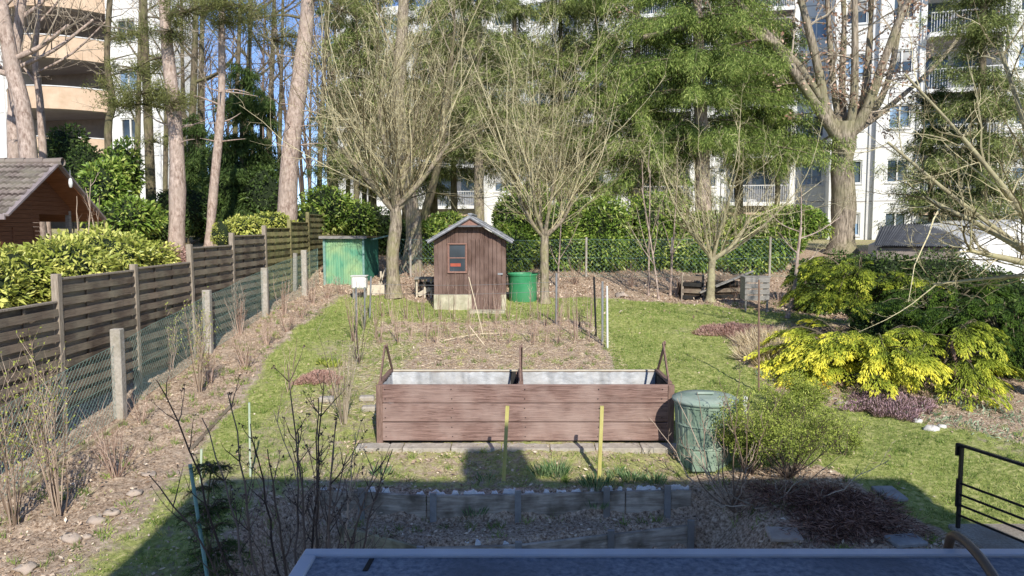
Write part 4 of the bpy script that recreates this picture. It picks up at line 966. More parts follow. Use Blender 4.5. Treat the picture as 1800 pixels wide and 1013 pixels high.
MB().bar((xf+.04, 17.62, 2.15), (xf+.04, 17.62, 2.5), .02, .03).build('door_handle', 'black_metal', hut)
MB().bb(xf-.1, xf, 19.2, 19.3, zb, zE+.15).build('post', 'board_grey', hut)
MB().bb(xf-.06, xf-.02, 18.05, 19.3, zb, zb+.75).build('railing', 'hut_wood', hut)
# corrugated tile roof
def tiles(y0, z0, y1, z1, nm):
    nrow = 9; ncol = 54; pts_ = []; F_ = []; xs = np.linspace(-18, hx, ncol*3+1); wv = .032*np.abs(np.sin(np.arange(len(xs))/3.0*math.pi))
    q = MB()
    for r in range(nrow):
        f0, f1 = r/nrow, (r+1)/nrow+.02
        a = np.stack([xs, np.full_like(xs, y0+(y1-y0)*f0), z0+(z1-z0)*f0+wv+.06], -1); b = np.stack([xs, np.full_like(xs, y0+(y1-y0)*f1), z0+(z1-z0)*f1+wv], -1)
        c = a.copy(); c[:, 2] -= .06; k = len(xs)
        q.add(np.vstack([c, a, b]), [(i, i+1, k+i+1, k+i) for i in range(k-1)]+[(k+i, k+i+1, 2*k+i+1, 2*k+i) for i in range(k-1)], np.concatenate([np.full(k-1, .0), np.clip(np.repeat(rs.normal(.62, .16, ncol), 3)-np.tile([0, .0, .25], ncol), 0, 1)]))  # risers and one flank per tile tinted dark, painting in the row shading
    return q.build(nm, 'tile_roof', hut)
tiles(hy0, zE, ym, zR, 'roof_slope'); tiles(hy1, zE-.05, ym, zR, 'roof_slope')
MB().prism([(-18, hy0+.02, zE-.03), (hx-.02, hy0+.02, zE-.03), (hx-.02, ym, zR-.04), (-18, ym, zR-.04)], (0, .01, -.04)).prism([(-18, hy1-.02, zE-.08), (hx-.02, hy1-.02, zE-.08), (hx-.02, ym+.02, zR-.04), (-18, ym+.02, zR-.04)], (0, -.01, -.04)).build('roof_lining', 'hut_wood', hut)
MB().bar((hx+.01, hy0-.03, zE-.01), (hx+.01, ym, zR+.01), .05, .14, (1, 0, 0)).build('verge_board', 'verge', hut, bevel=.004)
MB().bar((hx+.01, hy1+.03, zE-.06), (hx+.01, ym, zR+.01), .05, .14, (1, 0, 0)).build('verge_board', 'verge', hut, bevel=.004)
MB().bb(-18, hx-.0, hy0-.05, hy0-.01, zE-.1, zE+.02).build('gutter_board', 'verge', hut)
rp = MB()
for k in range(16): rp.tubes([(np.array([(-18+k*.45, ym, zR+.04), (-17.5+k*.45, ym, zR+.045)]), np.array([.085, .1]))], 8, .5)
rp.build('ridge_tiles', 'tile_roof', hut)
lp = P(124, 318, 17.9); ltn = thing('hanging_lamp', 'small white glass lamp hanging under the hut gable', 'lamp', lp)
MB().lathe([(.0, -.17), (.035, -.15), (.05, -.05), (.035, .04), (.02, .06)], lp, 12).build('lamp_shade', 'white_paint', ltn, smooth=True)
MB().bar(lp+V(0, 0, .05), lp+V(-.0, 0, .26), .012).build('chain', 'metal_post', ltn)

# right garage
gy = 20.0
gr = thing('garage', 'low outbuilding with grey corrugated roof and white gable at the right edge', 'garage', (13.5, 21, zg(13, 20)))
# roof plane: ridge runs to the right; we see the slope facing camera-left
r0 = P(1540, 436, 20.5); r1 = P(1560, 402, 24.5); r2 = P(1790, 378, 24.5); r3 = P(1700, 438, 20.5)
rA, rB, rC, rD = P(1535, 432, 20.0), P(1548, 398, 26.0), P(1790, 376, 26.0), P(1690, 434, 20.0)
n = 150; us = np.linspace(0, 1, n); lo = rA[None]+(rD-rA)[None]*us[:, None]; hi = rB[None]+(rC-rB)[None]*us[:, None]; off = .03*np.sin(us*46*2*math.pi)
lo[:, 2] += off; hi[:, 2] += off
MB().add(np.vstack([lo, hi]), [(i, i+1, n+i+1, n+i) for i in range(n-1)]).build('roof', 'corrugated', gr, smooth=True)
rE = P(1850, 478, 20.0); zgb = 1.2
gb = MB().prism([(rD[0], 20.06, zgb), (rD[0]+4, 20.06, zgb), (rD[0]+4, 20.06, 1.6), (P(1800, 425, 20.06)[0]+.5, 20.06, P(1800, 392, 20.06)[2]+.1), (P(1790, 398, 20.06)[0], 20.06, P(1790, 394, 20.06)[2]), (rD[0], 20.06, rD[2]-.08)], (.3, 5.8, 0)).build('gable_wall', 'wall_white', gr)
MB().bar(rD+V(0, .03, -.01), P(1800, 386, 20.03), .06, .12, (0, 1, 0)).build('verge_board', 'white_paint', gr)
MB().prism([(rA[0]+.2, 20.2, zgb), (rD[0]-.003, 20.2, zgb), (rC[0]-.2, 25.6, zgb), (rB[0]+.3, 25.6, zgb)], (0, 0, rA[2]-.06-zgb)).build('wall', 'recess', gr)
# ================================================================== APARTMENT BUILDINGS
def apartment(label, A, B, zb, nfl, fh, pattern, name='apartment_building', wallm='wall_white', depth=12):
    """A, B: (x, y) ends of the facade left->right; pattern: list of (kind, width)"""
    A = V(*A); B = V(*B); u = (B-A); Ln = np.linalg.norm(u); u = u/Ln; nv = V(u[1], -u[0])     # outward normal toward the camera
    if nv[1] > 0: nv = -nv
    root = thing(name, label, 'apartment building', ((A[0]+B[0])/2, (A[1]+B[1])/2, zb))
    def W(s, o, z): q = A+u*s+nv*o; return (q[0], q[1], z)
    def blk(mb, s0, s1, o0, o1, z0, z1):
        return mb.add([W(s0, o0, z0), W(s1, o0, z0), W(s1, o1, z0), W(s0, o1, z0), W(s0, o0, z1), W(s1, o0, z1), W(s1, o1, z1), W(s0, o1, z1)],
                      [(0,3,2,1),(4,5,6,7),(0,1,5,4),(1,2,6,5),(2,3,7,6),(3,0,4,7)])
    tot = sum(p[1] for p in pattern); s = 0; wall = MB(); zt_ = zb+nfl*fh
    blk(wall, 0, Ln, -depth, -2.2, zb-2, zt_+.6)
    cnt = 0
    for bi, (kind, wd) in enumerate(pattern):
        wd = wd*Ln/tot; s1 = s+wd
        if kind in ('win', 'blank', 'shade'):
            o = .35*(bi % 3)-.1; ww = min(1.6, wd*.48); c = s+wd/2
            if kind == 'blank': blk(wall, s, s1, -2.19, o, zb-2, zt_+.6)
            else:
                for f in range(nfl):
                    z0 = zb+f*fh; a, b_ = c-ww/2, c+ww/2; zs, zh = z0+.95, z0+2.2
                    for q in ((s, s1, z0, zs), (s, a, zs, zh), (b_, s1, zs, zh), (s, s1, zh, z0+fh)):
                        blk(wall, q[0], q[1], -2.19, o, q[2], q[3])
                    blk(wall, a, b_, -2.19, o-.3, zs, zh)
                    if cnt < 95:
                        fr = blk(blk(blk(blk(blk(MB(), a, b_, o-.14, o-.06, zs, zs+.07), a, b_, o-.14, o-.06, zh-.07, zh), a, a+.07, o-.14, o-.06, zs+.07, zh-.07), b_-.07, b_, o-.14, o-.06, zs+.07, zh-.07), c-.035, c+.035, o-.14, o-.06, zs+.07, zh-.07).build('window', 'white_paint', root)
                        blk(MB(), a+.01, b_-.01, o-.2, o-.16, zs+.01, zh-.01).build('pane', 'glass_dark' if (f+bi) % 3 else 'glass_blue', fr)
                        if (f*7+bi*3) % 4 == 0: blk(MB(), a+.01, b_-.01, o-.155, o-.142, zh-.6, zh-.01).build('blind', 'blind', fr)
                        cnt += 1
                    blk(MB(), a-.05, b_+.05, o+.002, o+.06, zs-.06, zs).build('sill', 'rail_white', root)
        elif kind == 'balc':
            wallr = MB(); 
            for f in range(nfl):
                z0 = zb+f*fh
                sl = blk(MB(), s+.02, s1-.02, -2.19, .9, z0-.22, z0).build('balcony', 'wall_white', root)
                blk(MB(), s+.06, s1-.06, -2.18, .86, z0-.235, z0-.222).build('soffit', 'soffit', sl)  # dark underside sheet, its colour imitating shade below the slab
                r_ = MB(); k = int(wd/.13)
                for i in range(k+1): blk(r_, s+.1+(wd-.2)*i/k-.011, s+.1+(wd-.2)*i/k+.011, .82, .85, z0, z0+.95)
                blk(r_, s+.06, s1-.06, .80, .87, z0+.95, z0+1.0); r_.build('railing', 'rail_white', sl)
                blk(MB(), s+wd*.12, s+wd*.42, -2.195+.02, -2.12, z0+.05, z0+2.2).build('balcony_door', 'glass_dark', sl)
                blk(MB(), s+wd*.5, s+wd*.85, -2.195+.02, -2.12, z0+.9, z0+2.1).build('balcony_window', 'glass_dark', sl)
                if f % 2 == bi % 2: blk(MB(), s+.1, s1-.1, .0, .9, z0+fh-.75, z0+fh-.62).build('awning', 'tan_parapet' if f % 3 == 0 else 'soffit', sl)
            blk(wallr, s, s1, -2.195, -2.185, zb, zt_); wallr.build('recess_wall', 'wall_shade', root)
            blk(MB(), s1-.02, s1+.28, .3, .95, zb-2, zt_+.6).build('pillar', 'wall_white', root)
        elif kind == 'tan':
            for f in range(nfl):
                z0 = zb+f*fh; n = 14; m = MB()
                t = np.linspace(0, 1, n); bow = 2.4*np.sin(t*math.pi)**.8
                vs = []
                for q, b in zip(t, bow):
                    for (o, z) in ((b-.12, z0-.2), (b, z0-.2), (b, z0+1.0), (b-.12, z0+1.0)): vs.append(W(s+wd*q, o, z))
                m.add(vs, [(i*4+a, i*4+(a+1) % 4, i*4+4+(a+1) % 4, i*4+4+a) for i in range(n-1) for a in range(4)])
                pr = m.build('parapet', 'tan_parapet', root)
                vs = [W(s+wd*q, b-.1, z0-.19) for q, b in zip(t, bow)]+[W(s+wd*q, -2.2, z0-.19) for q in t]; vs2 = [(x, y, z+.17) for x, y, z in vs]
                MB().add(vs+vs2, [(i, i+1, n+i+1, n+i) for i in range(n-1)]+[(2*n+i, 3*n+i, 3*n+i+1, 2*n+i+1) for i in range(n-1)]).build('floor_slab', 'soffit', pr)
                vs = []
                for q, b in zip(t, bow):
                    for (o, z) in ((b-.16, z0+1.002), (b+.04, z0+1.002), (b+.04, z0+1.06), (b-.16, z0+1.06)): vs.append(W(s+wd*q, o, z))
                MB().add(vs, [(i*4+a, i*4+(a+1) % 4, i*4+4+(a+1) % 4, i*4+4+a) for i in range(n-1) for a in range(4)]).build('coping', 'rail_white', pr)
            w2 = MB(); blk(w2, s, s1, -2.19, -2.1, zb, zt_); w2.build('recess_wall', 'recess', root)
        if kind in ('win', 'blank', 'shade'):
            for f in range(1, nfl): blk(MB(), s+.02, s1-.02, o+.002, o+.012, zb+f*fh-.02, zb+f*fh+.02).build('joint', 'soffit', root)
            blk(MB(), s1-.30, s1-.20, o+.004, o+.10, zb-1, zt_+.4).build('downpipe', 'rail_white', root)
        s = s1
    wall.build('wall', wallm, root)
    return root
# left tower with curved tan balconies
a0, a1 = P(-150, 400, 44), P(300, 400, 42)
apartment('tall apartment tower with curved tan balconies at the far left', (a0[0], 46), (a1[0], 42), 1.4, 9, 2.75, [('blank', 3.6), ('blank', 4.2), ('tan', 8.6), ('win', 3.4), ('blank', 1.6)], depth=3)
# middle block and right blocks
a0, a1 = P(590, 400, 54), P(1010, 400, 50)
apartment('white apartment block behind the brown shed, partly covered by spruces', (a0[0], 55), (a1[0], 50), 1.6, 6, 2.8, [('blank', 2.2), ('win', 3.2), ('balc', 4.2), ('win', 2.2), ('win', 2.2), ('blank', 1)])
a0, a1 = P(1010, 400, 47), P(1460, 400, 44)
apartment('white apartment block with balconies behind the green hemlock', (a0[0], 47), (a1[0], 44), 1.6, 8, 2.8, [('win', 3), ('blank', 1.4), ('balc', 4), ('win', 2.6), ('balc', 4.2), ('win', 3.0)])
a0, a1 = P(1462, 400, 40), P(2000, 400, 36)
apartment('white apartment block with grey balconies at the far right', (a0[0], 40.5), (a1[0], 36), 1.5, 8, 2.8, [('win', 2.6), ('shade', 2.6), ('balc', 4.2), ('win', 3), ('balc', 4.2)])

# ================================================================== TREES
def tx(px, Y): return P(px, 400, Y)[0]
def gp(px, Y): x = tx(px, Y); return V(x, Y, zg(x, Y))
# --- fruit tree left of the shed
b = G(692, 525); Y0 = b[1]+.1; b = V(b[0], Y0, zg(b[0], Y0))
def PP(px, py, dy=0): return P(px, py, Y0+dy)
bare_tree('tall bare fruit tree with upright green shoots left of the brown shed', b, [b, PP(690, 450), PP(696, 395), PP(694, 360)], .19,
  [(.85, PP(640, 300, -.4), .10), (.9, PP(745, 290, .4), .10), (1, PP(690, 240, .3), .12), (.95, PP(600, 260, .5), .09), (1, PP(790, 250, -.3), .09), (1, PP(665, 180, -.5), .09), (1, PP(735, 180, 0), .09), (.9, PP(700, 280, -1.2), .08)],
  dict(SHOOT, lk=17, L=4.6, lr=.17, k=[(9, 13), (3, 6)], wig=[.17, .26, .28], trop=[.15, .05, 0], la=42, lup=.9, rmin=.0032), 'bark_grey', 'twig_olive', name='fruit_tree', r1=.15)
# --- fruit tree right of the shed
b = G(958, 535); Y0 = b[1]+.1; b = V(b[0], Y0, zg(b[0], Y0))
bare_tree('bare fruit tree with a smooth straight trunk forking beside the green barrel', b, [b, PP(957, 480), PP(957, 430), PP(957, 415)], .125,
  [(.93, PP(925, 370, -.3), .075), (.97, PP(990, 370, .2), .08), (1, PP(950, 345, .3), .07), (1, PP(1012, 335, -.3), .06), (1, PP(905, 325, .4), .06), (1, PP(975, 310, -.5), .06), (1, PP(935, 300, -.6), .055)],
  dict(SHOOT, lk=13, L=4.4, la=36, lr=.2, l0=.2, k=[(9, 13), (3, 6)], wig=[.17, .26, .28], trop=[.15, .05, 0], lup=.9, rmin=.0032), 'bark_grey', 'twig_olive', name='fruit_tree', r1=.105)
# --- mossy fruit tree further right
b = G(1250, 532); Y0 = b[1]+.1; b = V(b[0], Y0, zg(b[0], Y0))
bare_tree('mossy wide fruit tree between the two compost bays', b, [b, PP(1250, 500), PP(1251, 470), PP(1253, 455)], .11,
  [(.9, PP(1222, 410, -.2), .055), (1, PP(1320, 380, .2), .07), (1, PP(1262, 385, .3), .06), (1, PP(1180, 350, -.4), .045), (1, PP(1390, 350, -.3), .05), (1, PP(1290, 320, -.5), .05), (1, PP(1230, 320, .4), .045)],
  dict(SHOOT, lk=12, L=2.3, la=44, lr=.24, k=[(7, 10), (3, 5)], wig=[.10, .18, .22]), 'lichen_branch', 'twig_olive', name='fruit_tree', r1=.09)
# --- slim young tree in front of the dark hedge
b = G(1384, 560); Y0 = b[1]; b = V(b[0], Y0, zg(b[0], Y0))
bare_tree('slim young bare tree in front of the dark hedge on the right', b, [b, PP(1397, 500), PP(1402, 450), PP(1408, 400)], .05,
  [(.55, PP(1440, 440, .1), .022), (.7, PP(1370, 410, -.1), .02), (.9, PP(1480, 380, .2), .02), (1, PP(1408, 330, 0), .022), (.95, PP(1350, 370, .1), .015)],
  dict(SHOOT, lk=7, L=.9, la=45, k=[(3, 5), (1, 2)], rmin=.004), 'bark_pine', 'twig_olive', name='young_tree', r1=.03)
# saplings at the bank
for (px, py, top, lean, lab) in ((1158, 526, 330, -30, 'thin pale sapling leaning left on the leafy bank'), (1140, 520, 300, 3, 'thin sapling in the clump on the leafy bank, left stem'), (1178, 520, 330, 12, 'thin sapling in the clump on the leafy bank, right stem'), (980, 505, 360, 8, 'thin sapling behind the forked fruit tree')):
    b = G(px, py); Y0 = b[1]
    bare_tree(lab, b, [b, PP(px+lean*.3, (py+top)/2+30), PP(px+lean, top)], .03, [(.5, PP(px+lean-25, top+60, .1), .014), (.6, PP(px+lean+30, top+30, -.1), .014), (1, PP(px+lean, top-50), .014)],
      dict(SHOOT, lk=5, L=1.0, la=35, k=[(2, 4), (1, 2)], rmin=.004), 'bark_pine', 'twig_olive', name='sapling', r1=.016, sides=6)
# --- right foreground fruit tree, trunk just outside the frame
Y0 = 11.5; b = V(8.75, 11.5, zg(8.75, 11.5))
bare_tree('spreading bare fruit tree whose lichened branches reach in from the right edge', b, [b, PP(1870, 560), PP(1860, 500), PP(1848, 470)], .15,
  [(1, PP(1700, 440, -.1), .07), (.95, PP(1620, 345, .4), .06), (1, PP(1690, 240, -.6), .06), (1, PP(1760, 90, .2), .06), (1, PP(1560, 250, .8), .045), (1, PP(1820, 20, -.4), .05), (.9, PP(1640, 500, .6), .04), (1, PP(1590, 130, .5), .04)],
  dict(SHOOT, lk=17, L=1.5, la=62, lup=.35, k=[(6, 9), (3, 5)], wig=[.14, .2, .2], sag=0, rmin=.0035, lr=.26), 'lichen_branch', 'twig_olive', name='fruit_tree', r1=.13)
# --- big oak
Y0 = 27.5; b = gp(1481, Y0)
oak_out = bare_tree('massive old oak trunk splitting into many thick limbs before the white blocks', b, [b, PP(1483, 360), PP(1480, 290), PP(1484, 250), PP(1486, 215)], .42,
  [(.80, [PP(1458, 220, -.3), PP(1436, 110, -.5), PP(1400, -30, -.6)], .23), (.9, [PP(1470, 190, .2), PP(1458, 60, .4), PP(1450, -80, .5)], .14), (.92, [PP(1480, 150, .6), PP(1484, 30, .8), PP(1476, -90, .8)], .14), (.85, [PP(1500, 190, -.3), PP(1503, 60, -.4), PP(1500, -80, -.5)], .17),
   (.85, [PP(1517, 180, .3), PP(1530, 50, .4), PP(1532, -90, .4)], .17), (.78, [PP(1520, 200, -.4), PP(1560, 90, -.6), PP(1612, -40, -.8)], .22), (.82, [PP(1540, 190, .3), PP(1572, 100, .5), PP(1590, -60, .7)], .16),
   (.74, [PP(1440, 195, -.6), PP(1385, 110, -.9), PP(1330, 55, -1.0), PP(1240, 44, -1.2), PP(1130, 66, -1.4)], .19), (.8, [PP(1415, 130, -.6), PP(1330, 40, -.9), PP(1270, -30, -.9)], .15), (.8, [PP(1560, 190, .4), PP(1640, 120, .7), PP(1690, 60, .9)], .12)],
  dict(SHOOT, lk=10, L=2.4, la=60, lup=.0, l0=.22, k=[(6, 9), (2, 4)], wig=[.16, .2, .2], trop=[.0, .0, 0], rmin=.011, lr=.20, ls=12, lt=.5), 'bark_oak', 'twig_grey', name='oak_tree', r1=.40, sides=20)
root, out, tp = oak_out
tips = np.vstack([p[0][1:] for lv in (1, 2) for p in out.get(lv, [])]); tips = tips[rs.rand(len(tips)) < .3]
lmask = (tips[:, 2] > 5)
tips = tips[lmask]; k = len(tips)
MB().leaves(tips+rs.normal(size=(k, 3))*.08, rs.normal(size=(k, 3))+V(0, 0, -.5), rs.uniform(.10, .2, k), .08, rs.rand(k)).build('dry_leaves', 'oak_leaf', root)
# long left oak branch
# second thick trunks behind fruit trees
for (pts_, r, lab, bk) in (
   ([(722, 480, 24), (728, 400, 24), (712, 300, 24), (700, 180, 24), (708, 40, 24), (712, -60, 24)], .30, 'thick leaning grey trunk right behind the left fruit tree', 'bark_grey'),
   ([(748, 470, 25), (742, 400, 25), (770, 290, 25), (790, 150, 25)], .18, 'second trunk behind the left fruit tree, curving right', 'bark_dark')):
    pts = [P(a, c, Y) for a, c, Y in pts_]; b = pts[0].copy(); b[2] = zg(b[0], b[1])-.1; pts[0] = b; Y0 = pts_[0][2]
    e = pts[-1]
    bare_tree(lab, b, pts, r, [(.75, e+V(-1.2, 0, .5), r*.16), (.85, e+V(1.1, .4, 1.2), r*.16), (1, e+V(.2, 0, 2), r*.45)], dict(SHOOT, lk=6, L=1.8, la=50, k=[(4, 6), (1, 2)], rmin=.008), bk, 'twig_grey', name='bare_tree', r1=r*.5)

# --- pines on the left (pale pink trunks)
def pine(label, pts_, r, crown, bk='bark_pine', stubs=10, m='needles_pine', r1=None):
    pts = [P(a, c, Y) for a, c, Y in pts_]; b = pts[0].copy(); b[2] = zg(b[0], b[1])-.1; pts[0] = b
    root = thing('pine_tree', label, 'tree', b); tp = bent(pts, 16); rad = np.linspace(r, r1 or r*.6, 16); rad[0] *= 1.25
    mb = MB().tubes([knobby(tp, rad)], 12)
    for k in range(stubs):
        i = rnd.randint(5, 15); a = rnd.random()*6.28; d = V(math.cos(a), math.sin(a)*.6, rnd.uniform(-.2, .4)); L = rnd.uniform(.3, 1.3)
        mb.tubes([(bent([tp[i], tp[i]+d*L*.5, tp[i]+d*L+V(0, 0, rnd.uniform(-.2, .2))], 5), np.linspace(.03, .008, 5))], 4)
    mb.build('trunk', bk, root, smooth=True)
    if crown:
        P_, D_, T_ = [], [], []; br = MB()
        for (px, py, dy, R_, n) in [(q[0], q[1], q[2], q[3]*1.15, int(q[4]*1.7)) for q in crown]:
            c = P(px, py, pts_[0][2]+dy); i = int(np.argmin(np.linalg.norm(tp-c, axis=1))); br.tubes([(bent([tp[i], (tp[i]+c)/2+V(0, 0, .1), c], 6), np.linspace(.06, .015, 6))], 5)
            for q in range(n):
                dd = rs.normal(size=3); dd /= np.linalg.norm(dd); cc = c+dd*V(R_, R_, R_*.38)*rnd.random()**.4
                br.tubes([(bent([c, (c+cc)/2, cc], 4), np.linspace(.014, .005, 4))], 3)
                kk = 60; nd = rs.normal(size=(kk, 3)); nd[:, 2] += .5; P_.append(np.tile(cc, (kk, 1))+rs.normal(size=(kk, 3))*.09); D_.append(nd); T_.append(np.clip(.35+.3*dd[2]+rs.normal(size=kk)*.2, 0, 1))
        br.build('branches', 'bark_dark', root)
        pp = np.vstack(P_); n = len(pp)
        MB().leaves(pp, np.vstack(D_), rs.uniform(.08, .16, n), .018, np.concatenate(T_)).build('crown', m, root)
    return root
pine('pine with straight pale pink trunk, leftmost of the three bright pine trunks', [(308, 440, 22), (312, 300, 22), (304, 180, 22), (292, 60, 22), (285, -60, 22)], .24,
   [(250, 165, -.5, .9, 26), (215, 185, -.2, .8, 22), (300, 180, -.6, .7, 16), (330, 20, -.6, 1.0, 26), (380, 15, -.3, .9, 24), (240, 120, .3, .7, 14), (300, 55, -.5, .8, 16), (420, 10, 0, .8, 16)])
pine('pine with slender leaning pale trunk, middle of the three bright pine trunks', [(364, 436, 23), (376, 330, 23), (388, 200, 23), (390, 100, 23), (388, -60, 23)], .15, [(400, 40, .2, .8, 14), (350, -10, 0, .9, 14)], stubs=16)
pine('pine with thick reddish trunk, rightmost and largest of the bright pine trunks', [(502, 400, 24), (508, 300, 24), (522, 180, 24), (537, 60, 24), (545, -60, 24)], .33,
   [(480, 70, .5, .9, 18), (600, 20, .3, 1.0, 18), (460, 30, -.2, .8, 16), (560, -20, 0, 1.0, 14)], stubs=14)
pine('dark ivy-clad pine behind the tiled hut', [(268, 420, 26), (262, 250, 26), (256, 100, 26), (250, -60, 26)], .18, [(235, 60, 0, .9, 14), (275, 250, .2, .5, 8), (280, 110, 0, .7, 12)], bk='bark_dark')
pine('crooked dark tree with small green tufts in front of the left tower', [(196, 300, 24), (190, 240, 24), (198, 180, 24), (188, 100, 24), (196, -40, 24)], .13, [(215, 70, 0, .7, 10), (180, 150, 0, .6, 8)], bk='bark_dark', stubs=16)
# pale blurry trees at far left
for (pts_, r, lab) in (([(60, 330, 21), (45, 220, 21), (22, 120, 21), (5, 20, 21), (-10, -60, 21)], .26, 'pale beige tree trunk leaning left at the left edge, behind the hut roof'), ([(20, 330, 23), (25, 200, 23), (30, 80, 23), (45, -60, 23)], .22, 'brown bare tree at the extreme left edge behind the hut'), ([(78, 330, 24), (72, 200, 24), (62, 90, 24), (80, -60, 24)], .13, 'slim bare tree right of the pale beige trunk')):
    pts = [P(a, c, Y) for a, c, Y in pts_]; b = pts[0].copy(); b[2] = zg(b[0], b[1])-.1; pts[0] = b; e = pts[-1]
    bare_tree(lab, b, pts, r, [(.5, e+V(-1.6, .3, -2), r*.35), (.6, e+V(1.8, .3, -1.5), r*.35), (.8, e+V(1.2, 0, .3), r*.3), (1, e+V(-.4, 0, 1.2), r*.5), (.7, e+V(-1.2, 0, -.5), r*.3)], dict(SHOOT, lk=8, L=2.2, la=55, lup=.2, wig=[.14, .2, .2], k=[(4, 6), (2, 3)], rmin=.008), 'bark_pine', 'twig_grey', name='bare_tree', r1=r*.5)

# --- dark background wood: trunks seen against the sky
labs = ['dark bare tree trunk in the wood behind the left pines']
proto = []
for k, (px, Y, r, lean) in enumerate(((335, 31, .22, 8), (350, 34, .20, 5), (410, 30, .14, 10), (425, 36, .18, 14), (445, 33, .12, -6), (470, 38, .2, 10), (490, 35, .13, 6), (325, 38, .15, -5), (560, 33, .14, 12), (585, 37, .16, -8), (240, 33, .16, 6), (290, 36, .14, 5), (610, 32, .12, 15), (640, 36, .14, 5))):
    b = gp(px, Y); pts = [b, P(px+lean*.3, 250, Y), P(px+lean, 80, Y), P(px+lean*1.4, -80, Y)]; e = pts[-1]; Y0 = Y
    bare_tree('dark slender bare tree in the wood behind the left garden, against blue sky', b, pts, r, [(.45, e+V(-1.8, .3, -4.5), r*.3), (.55, e+V(1.6, -.3, -4), r*.3), (.65, e+V(-1.6, 0, -2.5), r*.3), (.8, e+V(1.6, .3, -1), r*.3), (1, e+V(0, 0, 2), r*.4), (.9, e+V(-1.2, 0, .5), r*.25)],
      dict(SHOOT, lk=7, L=2.8, la=55, lup=.2, wig=[.12, .2, .2], k=[(4, 6), (1, 3)], rmin=.010), 'bark_dark', 'twig_dark' if k % 2 else 'twig_grey', name='bare_tree', group='bare trees in the wood behind the left garden', r1=r*.35, sides=7)
far = MB()
for k in range(30):
    Y = rnd.uniform(52, 80); px = rnd.uniform(290, 640); b = gp(px, Y); hh = rnd.uniform(11, 22); o_ = {}
    growb(o_, b, V(rnd.gauss(0, .05), 0, 1), hh, .16, 0, dict(n=[8, 5, 4], k=[16, (4, 6)], wig=[.03, .1, .15], trop=[.05, .1, .05], ang=[40, 40], len=[.25, .4], t0=[.3, .2], rmin=.02))
    for lv, ps in o_.items(): far.tubes(ps, 3 if lv else 5)
tag(far.build('far_wood', 'twig_dark'), 'far-off bare wood seen as one mass between the trunks', 'wood', kind='stuff')

# --- conifers
def cf(label, px, Y, ytop, spread, ylow, m, dpx=0, **k):
    b = gp(px, Y); t = P(px+dpx, ytop, Y); z0 = P(px, ylow, Y)[2]; return conifer(label, b, t, spread, z0, m, **k)
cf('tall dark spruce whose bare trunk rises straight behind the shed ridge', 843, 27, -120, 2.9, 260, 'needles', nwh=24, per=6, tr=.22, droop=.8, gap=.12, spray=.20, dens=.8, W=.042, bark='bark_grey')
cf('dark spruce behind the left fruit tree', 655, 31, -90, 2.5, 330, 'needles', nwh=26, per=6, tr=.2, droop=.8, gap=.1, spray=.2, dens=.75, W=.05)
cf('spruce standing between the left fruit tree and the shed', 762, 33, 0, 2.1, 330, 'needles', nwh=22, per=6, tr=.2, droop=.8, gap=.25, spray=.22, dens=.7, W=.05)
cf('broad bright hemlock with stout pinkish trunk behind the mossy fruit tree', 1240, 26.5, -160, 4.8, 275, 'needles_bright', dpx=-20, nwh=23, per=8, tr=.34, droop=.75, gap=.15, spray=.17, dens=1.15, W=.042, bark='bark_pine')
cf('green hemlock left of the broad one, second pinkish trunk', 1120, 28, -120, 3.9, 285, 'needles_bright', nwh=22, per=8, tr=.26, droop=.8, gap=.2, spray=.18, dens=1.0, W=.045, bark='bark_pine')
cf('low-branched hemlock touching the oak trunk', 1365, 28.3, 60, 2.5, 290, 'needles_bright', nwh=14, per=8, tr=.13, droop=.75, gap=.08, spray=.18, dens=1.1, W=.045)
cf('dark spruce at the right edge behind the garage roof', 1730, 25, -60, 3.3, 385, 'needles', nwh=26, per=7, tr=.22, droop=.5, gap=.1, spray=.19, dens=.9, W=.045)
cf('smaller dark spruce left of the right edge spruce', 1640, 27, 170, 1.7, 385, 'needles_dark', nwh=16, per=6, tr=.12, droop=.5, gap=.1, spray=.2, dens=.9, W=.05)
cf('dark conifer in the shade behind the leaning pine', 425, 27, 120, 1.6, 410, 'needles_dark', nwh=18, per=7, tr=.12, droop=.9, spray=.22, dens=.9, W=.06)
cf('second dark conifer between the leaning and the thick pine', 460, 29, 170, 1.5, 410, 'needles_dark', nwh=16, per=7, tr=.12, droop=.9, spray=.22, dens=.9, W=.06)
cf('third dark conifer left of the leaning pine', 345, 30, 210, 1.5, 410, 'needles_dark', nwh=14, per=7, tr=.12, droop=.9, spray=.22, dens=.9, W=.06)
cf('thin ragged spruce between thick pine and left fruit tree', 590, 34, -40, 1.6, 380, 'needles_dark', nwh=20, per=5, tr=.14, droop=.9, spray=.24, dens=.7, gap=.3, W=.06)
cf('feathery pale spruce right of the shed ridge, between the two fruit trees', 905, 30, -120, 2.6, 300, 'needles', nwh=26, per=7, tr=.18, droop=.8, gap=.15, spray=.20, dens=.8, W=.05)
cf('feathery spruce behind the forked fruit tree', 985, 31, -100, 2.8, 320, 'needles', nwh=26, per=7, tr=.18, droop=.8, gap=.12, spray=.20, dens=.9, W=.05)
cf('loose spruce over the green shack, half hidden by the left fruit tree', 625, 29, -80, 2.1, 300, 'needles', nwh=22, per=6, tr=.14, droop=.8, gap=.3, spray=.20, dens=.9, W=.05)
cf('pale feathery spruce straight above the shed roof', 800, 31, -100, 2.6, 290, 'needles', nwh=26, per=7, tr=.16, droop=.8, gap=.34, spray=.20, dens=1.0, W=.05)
cf('feathery spruce between the forked fruit tree and the left hemlock', 1045, 32, -100, 2.6, 310, 'needles', nwh=26, per=7, tr=.16, droop=.8, gap=.34, spray=.20, dens=1.0, W=.05)
